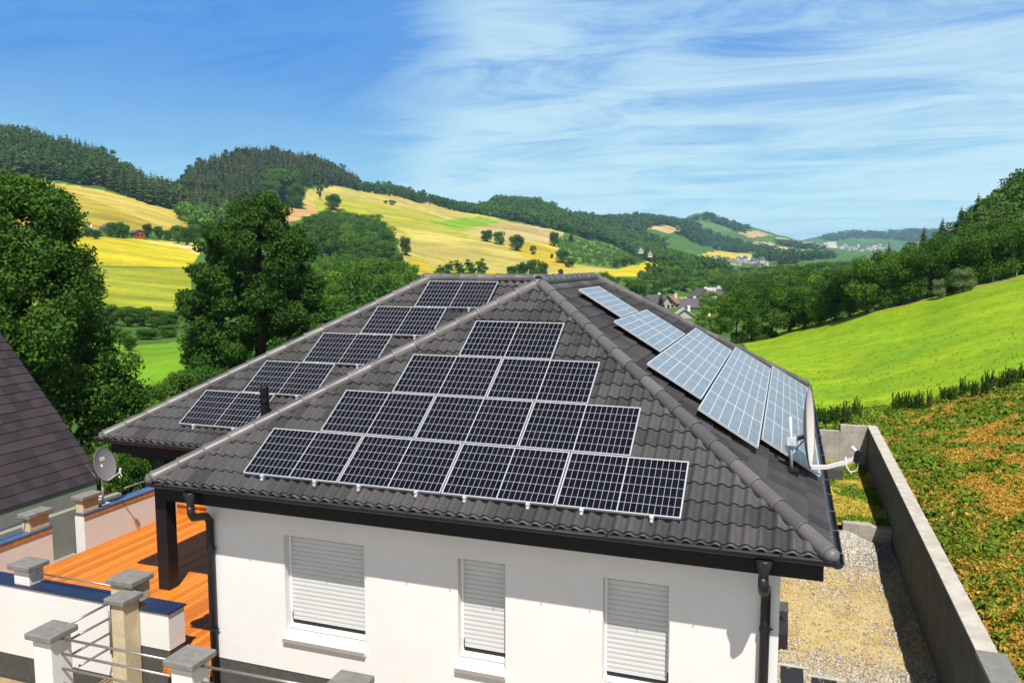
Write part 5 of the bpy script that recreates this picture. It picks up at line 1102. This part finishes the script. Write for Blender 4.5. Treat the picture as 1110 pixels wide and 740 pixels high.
tufts('dry_weeds', 'dead orange brown weeds lying over the slope right of the retaining wall', 'weeds', pw_[dr], rng.uniform(.05, .15, dr.sum()), 6, 'straw', 0.25, 0.5)
D = np.exp(rng.uniform(math.log(32), math.log(95), 4000)); a = rng.uniform(YAW+R(12), YAW+R(40), 4000); x, y = CC[0]+D*np.sin(a), CC[1]+D*np.cos(a); ok = inpoly(x, y, mw); x, y = x[ok], y[ok]
tufts('meadow_grass', 'taller bright grass tufts spread over the meadow on the right', 'grass', np.stack([x, y, height(x, y)], 1), rng.uniform(.06, .17, len(x)), 4, 'grassb', 0.8, 0.7)
x = rng.uniform(5.0, 11.4, 2600); y = rng.uniform(17.95, 30.0, 2600); ok = ~inpoly(x, y, mw); x, y = x[ok], y[ok]
tufts('rough_grass', 'rough green grass and weeds behind the far block wall', 'grass', np.stack([x, y, height(x, y)], 1), rng.uniform(.08, .26, len(x)), 8, 'weed', 0.7)
x = rng.uniform(8.5, RX-0.05, 2600); y = rng.uniform(11.05, 17.6, 2600); k_ = fbm(x, y, 1.6) > -0.1
tufts('dry_grass', 'dry yellow grass tufts on the strip behind the block edging', 'grass', np.stack([x, y, np.full_like(x, -3.27)], 1)[k_], np.full(k_.sum(), .10), 6, 'drygrass', 0.4, 0.6)
tufts('green_grass', 'green grass tufts on the strip behind the block edging', 'grass', np.stack([x, y, np.full_like(x, -3.27)], 1)[~k_], np.full((~k_).sum(), .13), 6, 'weed', 0.4, 0.6)
# gravel stones
def stones(name, label, x, y, z, s, cols):
    base = np.array([(1, 0, 0), (-1, 0, 0), (0, 1, 0), (0, -1, 0), (0, 0, 1), (0, 0, -1)], float); tri = np.array([(0, 2, 4), (2, 1, 4), (1, 3, 4), (3, 0, 4), (2, 0, 5), (1, 2, 5), (3, 1, 5), (0, 3, 5)])
    n = len(x); sc = s[:, None]*rng.uniform(.6, 1.2, (n, 3))*np.array([1, 1, .7]); A = rng.uniform(0, 6.28, n); c, q = np.cos(A), np.sin(A)
    v = base[None]*sc[:, None, :]+rng.normal(0, .12, (n, 6, 3))*s[:, None, None]; v = np.stack([v[..., 0]*c[:, None]-v[..., 1]*q[:, None], v[..., 0]*q[:, None]+v[..., 1]*c[:, None], v[..., 2]], -1)+np.stack([x, y, z], 1)[:, None, :]
    F = (tri[None]+(np.arange(n)*6)[:, None, None]).reshape(-1, 3); mi = np.repeat(rng.integers(0, len(cols), n), 8)
    o = bpy.data.objects.new(name, np_mesh(name, v.reshape(-1, 3), F, cols, mi=mi)); COL.objects.link(o); tag(o, label, 'gravel'); struct(o, 'stuff')
SM = [mat('stone_a', (0.34, 0.32, 0.28), 0.9, .2), mat('stone_b', (0.20, 0.19, 0.17), 0.9, .2), mat('stone_c', (0.50, 0.45, 0.36), 0.9, .2), mat('stone_d', (0.48, 0.34, 0.16), 0.9, .2)]
x = rng.uniform(8.42, RX, 20000); y = rng.uniform(2.2, 10.7, 20000); pr_ = np.clip(0.30+0.5*(fbm(x, y, 1.2) > 0.2)+1.0*np.exp(-((x-9.75)/.8)**2-((y-10.0)/1.2)**2)+0.6*(y < 4.3), 0, 1)
ok = rng.random(len(x)) < pr_; x, y = x[ok], y[ok]; heap = np.exp(-((x-9.75)/.8)**2-((y-10.0)/1.2)**2) > .25
stones('gravel', 'loose grey and sandy gravel stones strewn over the yard beside the wall', x, y, gz_(x, y)+.005, rng.uniform(.008, .034, len(x)), SM)
x = rng.normal(9.75, .45, 5200); y = rng.normal(10.0, .55, 5200); ok = (y < 10.72) & (x > 8.6) & (x < RX-.05); x, y = x[ok], y[ok]
stones('gravel_heap', 'heap of grey gravel piled against the low block edging', x, y, gz_(x, y)+.01, rng.uniform(.02, .045, len(x)), SM[:3])
# ------------------------------------------------------------------ far buildings
M['hwall'] = mat('house_wall_white', (0.40, 0.385, 0.35), .9, .2); M['hroof'] = mat('house_roof_grey', (0.09, 0.085, 0.095), .7, .3, var=.2, scale=.5); M['hroofr'] = mat('house_roof_brown', (0.22, 0.14, 0.10), .8, .2, var=.2, scale=.5)
M['hroofl'] = mat('house_roof_pale', (0.36, 0.36, 0.40), .6, .3); M['barn'] = mat('barn_red', (0.36, 0.075, 0.03), .9, .2, var=.2, scale=1); M['hglass'] = mat('window_glass', (0.02, 0.025, 0.03), .1, .5); M['cream'] = mat('cream_wall', (0.68, 0.60, 0.45), .9, .2)
def far_house(P, w, l, h, rh, az, label, wall='hwall', roof='hroof', name='house', cat='house', group=None, windows=True, parts=True):
    t = thing(name, label, cat, P, group); t.rotation_euler = (0, 0, az)
    q = MB(); x, y = w/2, l/2
    q.box((-x, -y, -2.0), (x, y, h)); q.add([(-x+.001, -y+.001, h), (x-.001, -y+.001, h), (0, -y+.001, h+rh)], [(0, 1, 2)]); q.add([(-x+.001, y-.001, h), (x-.001, y-.001, h), (0, y-.001, h+rh)], [(0, 2, 1)])
    o = q.build('wall', M[wall]); o.parent = t
    q = MB(); ov = .5; k = rh/x
    for s in (-1, 1):
        q.obox((s*(x+ov), -y-ov, h-ov*k), (-s*(x+ov), 0, (x+ov)*k), (0, l+2*ov, 0), (0, 0, .22))
    o = q.build('roof', M[roof]); o.parent = t
    if parts:
        q = MB(); q.box((x*.3, -.4, h+rh*.5), (x*.3+.7, .4, h+rh+.8)); c = q.build('chimney', M['cream']); c.parent = o
    if windows:
        for s in (-1, 1):
            for yy in np.arange(-y+1.5, y-1, 2.6):
                q = MB(); q.box((s*x-.05, yy-.5, h-2.0), (s*x+.05, yy+.5, h-.7)); o = q.build('window', M['hglass']); o.parent = t
        for xx in (-x*.5, x*.5-.2):
            q = MB(); q.box((xx-.5, -y-.05, h-2.0), (xx+.6, -y+.05, h-.7)); o = q.build('window', M['hglass']); o.parent = t
    return t
def house_at(px, py, wpx, *a, D=None, **k):
    P, D_ = cast(px, py) if D is None else (None, D)
    if P is None:
        az_, _ = pix(px, py); x, y = CC[0]+D*math.sin(az_), CC[1]+D*math.cos(az_); P = np.array([x, y, CC[2]+D*pix(px, py)[1]])
    return far_house(P, *a, **k)
hs_ = [(722, 345, 8, 11, 4.6, 3.4, .3, 'white house with a dark roof, leftmost of the close houses in the valley', 'hwall', 'hroof'), (742, 338, 8, 16, 4.2, 3.2, 1.75, 'long white house with a dark roof amid the close valley houses', 'hwall', 'hroof'), (741, 350, 9, 9, 4.0, 3.4, .2, 'white house with a pale grey roof, lowest of the close houses in the valley', 'hwall', 'hroofl'),
       (777, 326, 8, 10, 4.4, 3.3, 1.2, 'white house with a pale roof, rightmost of the close houses in the valley', 'hwall', 'hroofl'), (760, 328, 8, 9, 4.6, 3.6, .5, 'white gabled house behind the long dark roof in the valley', 'hwall', 'hroof'), (763, 357, 9, 9, 3.6, 3.4, .1, 'house with a brown roof half hidden by the right roof slope', 'hwall', 'hroofr'), (729, 333, 7, 8, 4.2, 3.2, -.3, 'small white house with a brownish roof left of the long dark valley roof', 'hwall', 'hroofr')]
for px, py, w, l, h, rh, az, lb, wl, rf in hs_: house_at(px, py+3, 0, w*.72, l*.72, h*.62, rh*.7, az, lb, wall=wl, roof=rf, D=270 if py < 350 else 225)
for px, py, w, az, rf, lb in [(712, 337, 5.5, 1.1, 'hroof', 'small dark roofed valley house at the left end of the close cluster'), (752, 341, 5.0, 1.5, 'hroof', 'small dark roofed valley house just right of the pale roofed one'), (770, 333, 5.2, .4, 'hroofr', 'small brown roofed valley house low among the trees'), (786, 331, 5.0, 1.3, 'hroof', 'small dark roofed valley house at the right end of the close cluster')]:
    house_at(px, py, 0, w, w*1.3, 2.8, 2.3, az, lb, wall='hwall', roof=rf, D=262)
for px, py, w, lb in [(694, 273, 9, 'white gabled house at the foot of the wooded hill, left of two'), (704, 277, 8, 'smaller white gabled house at the foot of the wooded hill, right of two')]: house_at(px, py, 0, w*.6, 7, 2.2, 2.8, .4, lb, D=880)
rr = random.Random(9)
for j in range(30):
    px = 764+rr.random()*66; py = 282+rr.random()*9; 
    house_at(px, py, 0, rr.uniform(6, 9), rr.uniform(7, 12), rr.uniform(3.2, 5), rr.uniform(2.6, 3.8), rr.uniform(0, 3.1), 'small pale house with a grey or brown roof in the village across the valley', roof=rr.choice(['hroof', 'hroofr', 'hroofl', 'hroof']), group='village houses across the valley', windows=False, parts=False, D=1180+rr.random()*160)
for j in range(26):
    px = 905+rr.random()*58; py = 266.5+rr.random()*7
    house_at(px, py, 0, rr.uniform(9, 14), rr.uniform(10, 22), rr.uniform(4, 7), rr.uniform(3, 5), rr.uniform(0, 3.1), 'tiny pale building of the distant town below the blue ridge', 'hwall', 'hroofl', group='distant town buildings', windows=False, parts=False, D=3300+rr.random()*500)
def factory(px, py, D, dims, label):
    a, t = pix(px, py); P = np.array([CC[0]+D*math.sin(a), CC[1]+D*math.cos(a), CC[2]+D*t]); r = thing('factory', label, 'factory', P); r.rotation_euler = (0, 0, 0.25)
    w, l, h = dims; q = MB(); q.box((-w/2, -l/2, -6), (w/2, l/2, h)); q.box((-w*.1, -l*.3, h), (w*.35, l*.3, h*1.45)); o = q.build('wall', M['cream']); o.parent = r
    q = MB(); q.box((-w/2-.5, -l/2-.5, h+.005), (-w*.1-.01, l/2+.5, h+.8)); q.box((-w*.1-.4, -l*.3-.4, h*1.45+.005), (w*.35+.4, l*.3+.4, h*1.45+.8)); o = q.build('roof', M['hroofl']); o.parent = r
    for k in range(6):
        q = MB(); q.box((-w*.46+k*w*.15, -l/2-.1, h*.35), (-w*.46+k*w*.15+w*.09, -l/2+.1, h*.7)); o = q.build('window', M['hglass']); o.parent = r
factory(884, 281, 2050, (46, 30, 15), 'cream factory block standing out below the far fields')
factory(812, 307, 620, (14, 10, 3.5), 'low pale flat roofed hall among the valley trees')
P, D = cast(149, 257); far_house(P+P3(0, 0, 0), 4.5, 8.2, 2.3, 1.4, R(62), 'red barn in the hedge between the two yellow fields', 'barn', 'hroof', 'barn', 'barn')
P, D = cast(97, 254); far_house(P, 4.5, 6, 2.2, 1.8, R(40), 'white farmhouse with grey roof half hidden by the big left tree', 'hwall', 'hroofl', 'farmhouse', 'house')
P, D = cast(115, 250); far_house(P, 4, 6, 1.6, 1.4, R(70), 'low dark shed in the hedge left of the red barn', 'hwall', 'hroof', 'shed', 'shed')
# ------------------------------------------------------------------ air
q = MB(); q.box((-11300, -80, float(GZ.min())-2), (6600, 11800, float(GZ.max())+45))
hz = bpy.data.materials.new('haze'); hz.use_nodes = True; ht = hz.node_tree; ht.nodes.remove(ht.nodes['Principled BSDF'])
pv = nd(ht, 'ShaderNodeVolumePrincipled', i_Density=HAZE, i_Anisotropy=0.0); pv.inputs['Color'].default_value = (0.42, 0.72, 1.0, 1)
ht.links.new(pv.outputs[0], ht.nodes['Material Output'].inputs['Volume'])
o = q.build('haze', hz); struct(o, 'stuff'); tag(o, 'thin blue haze softening the far end of the valley', 'haze')
for o in bpy.data.objects:
    if '_w' in o: del o['_w']
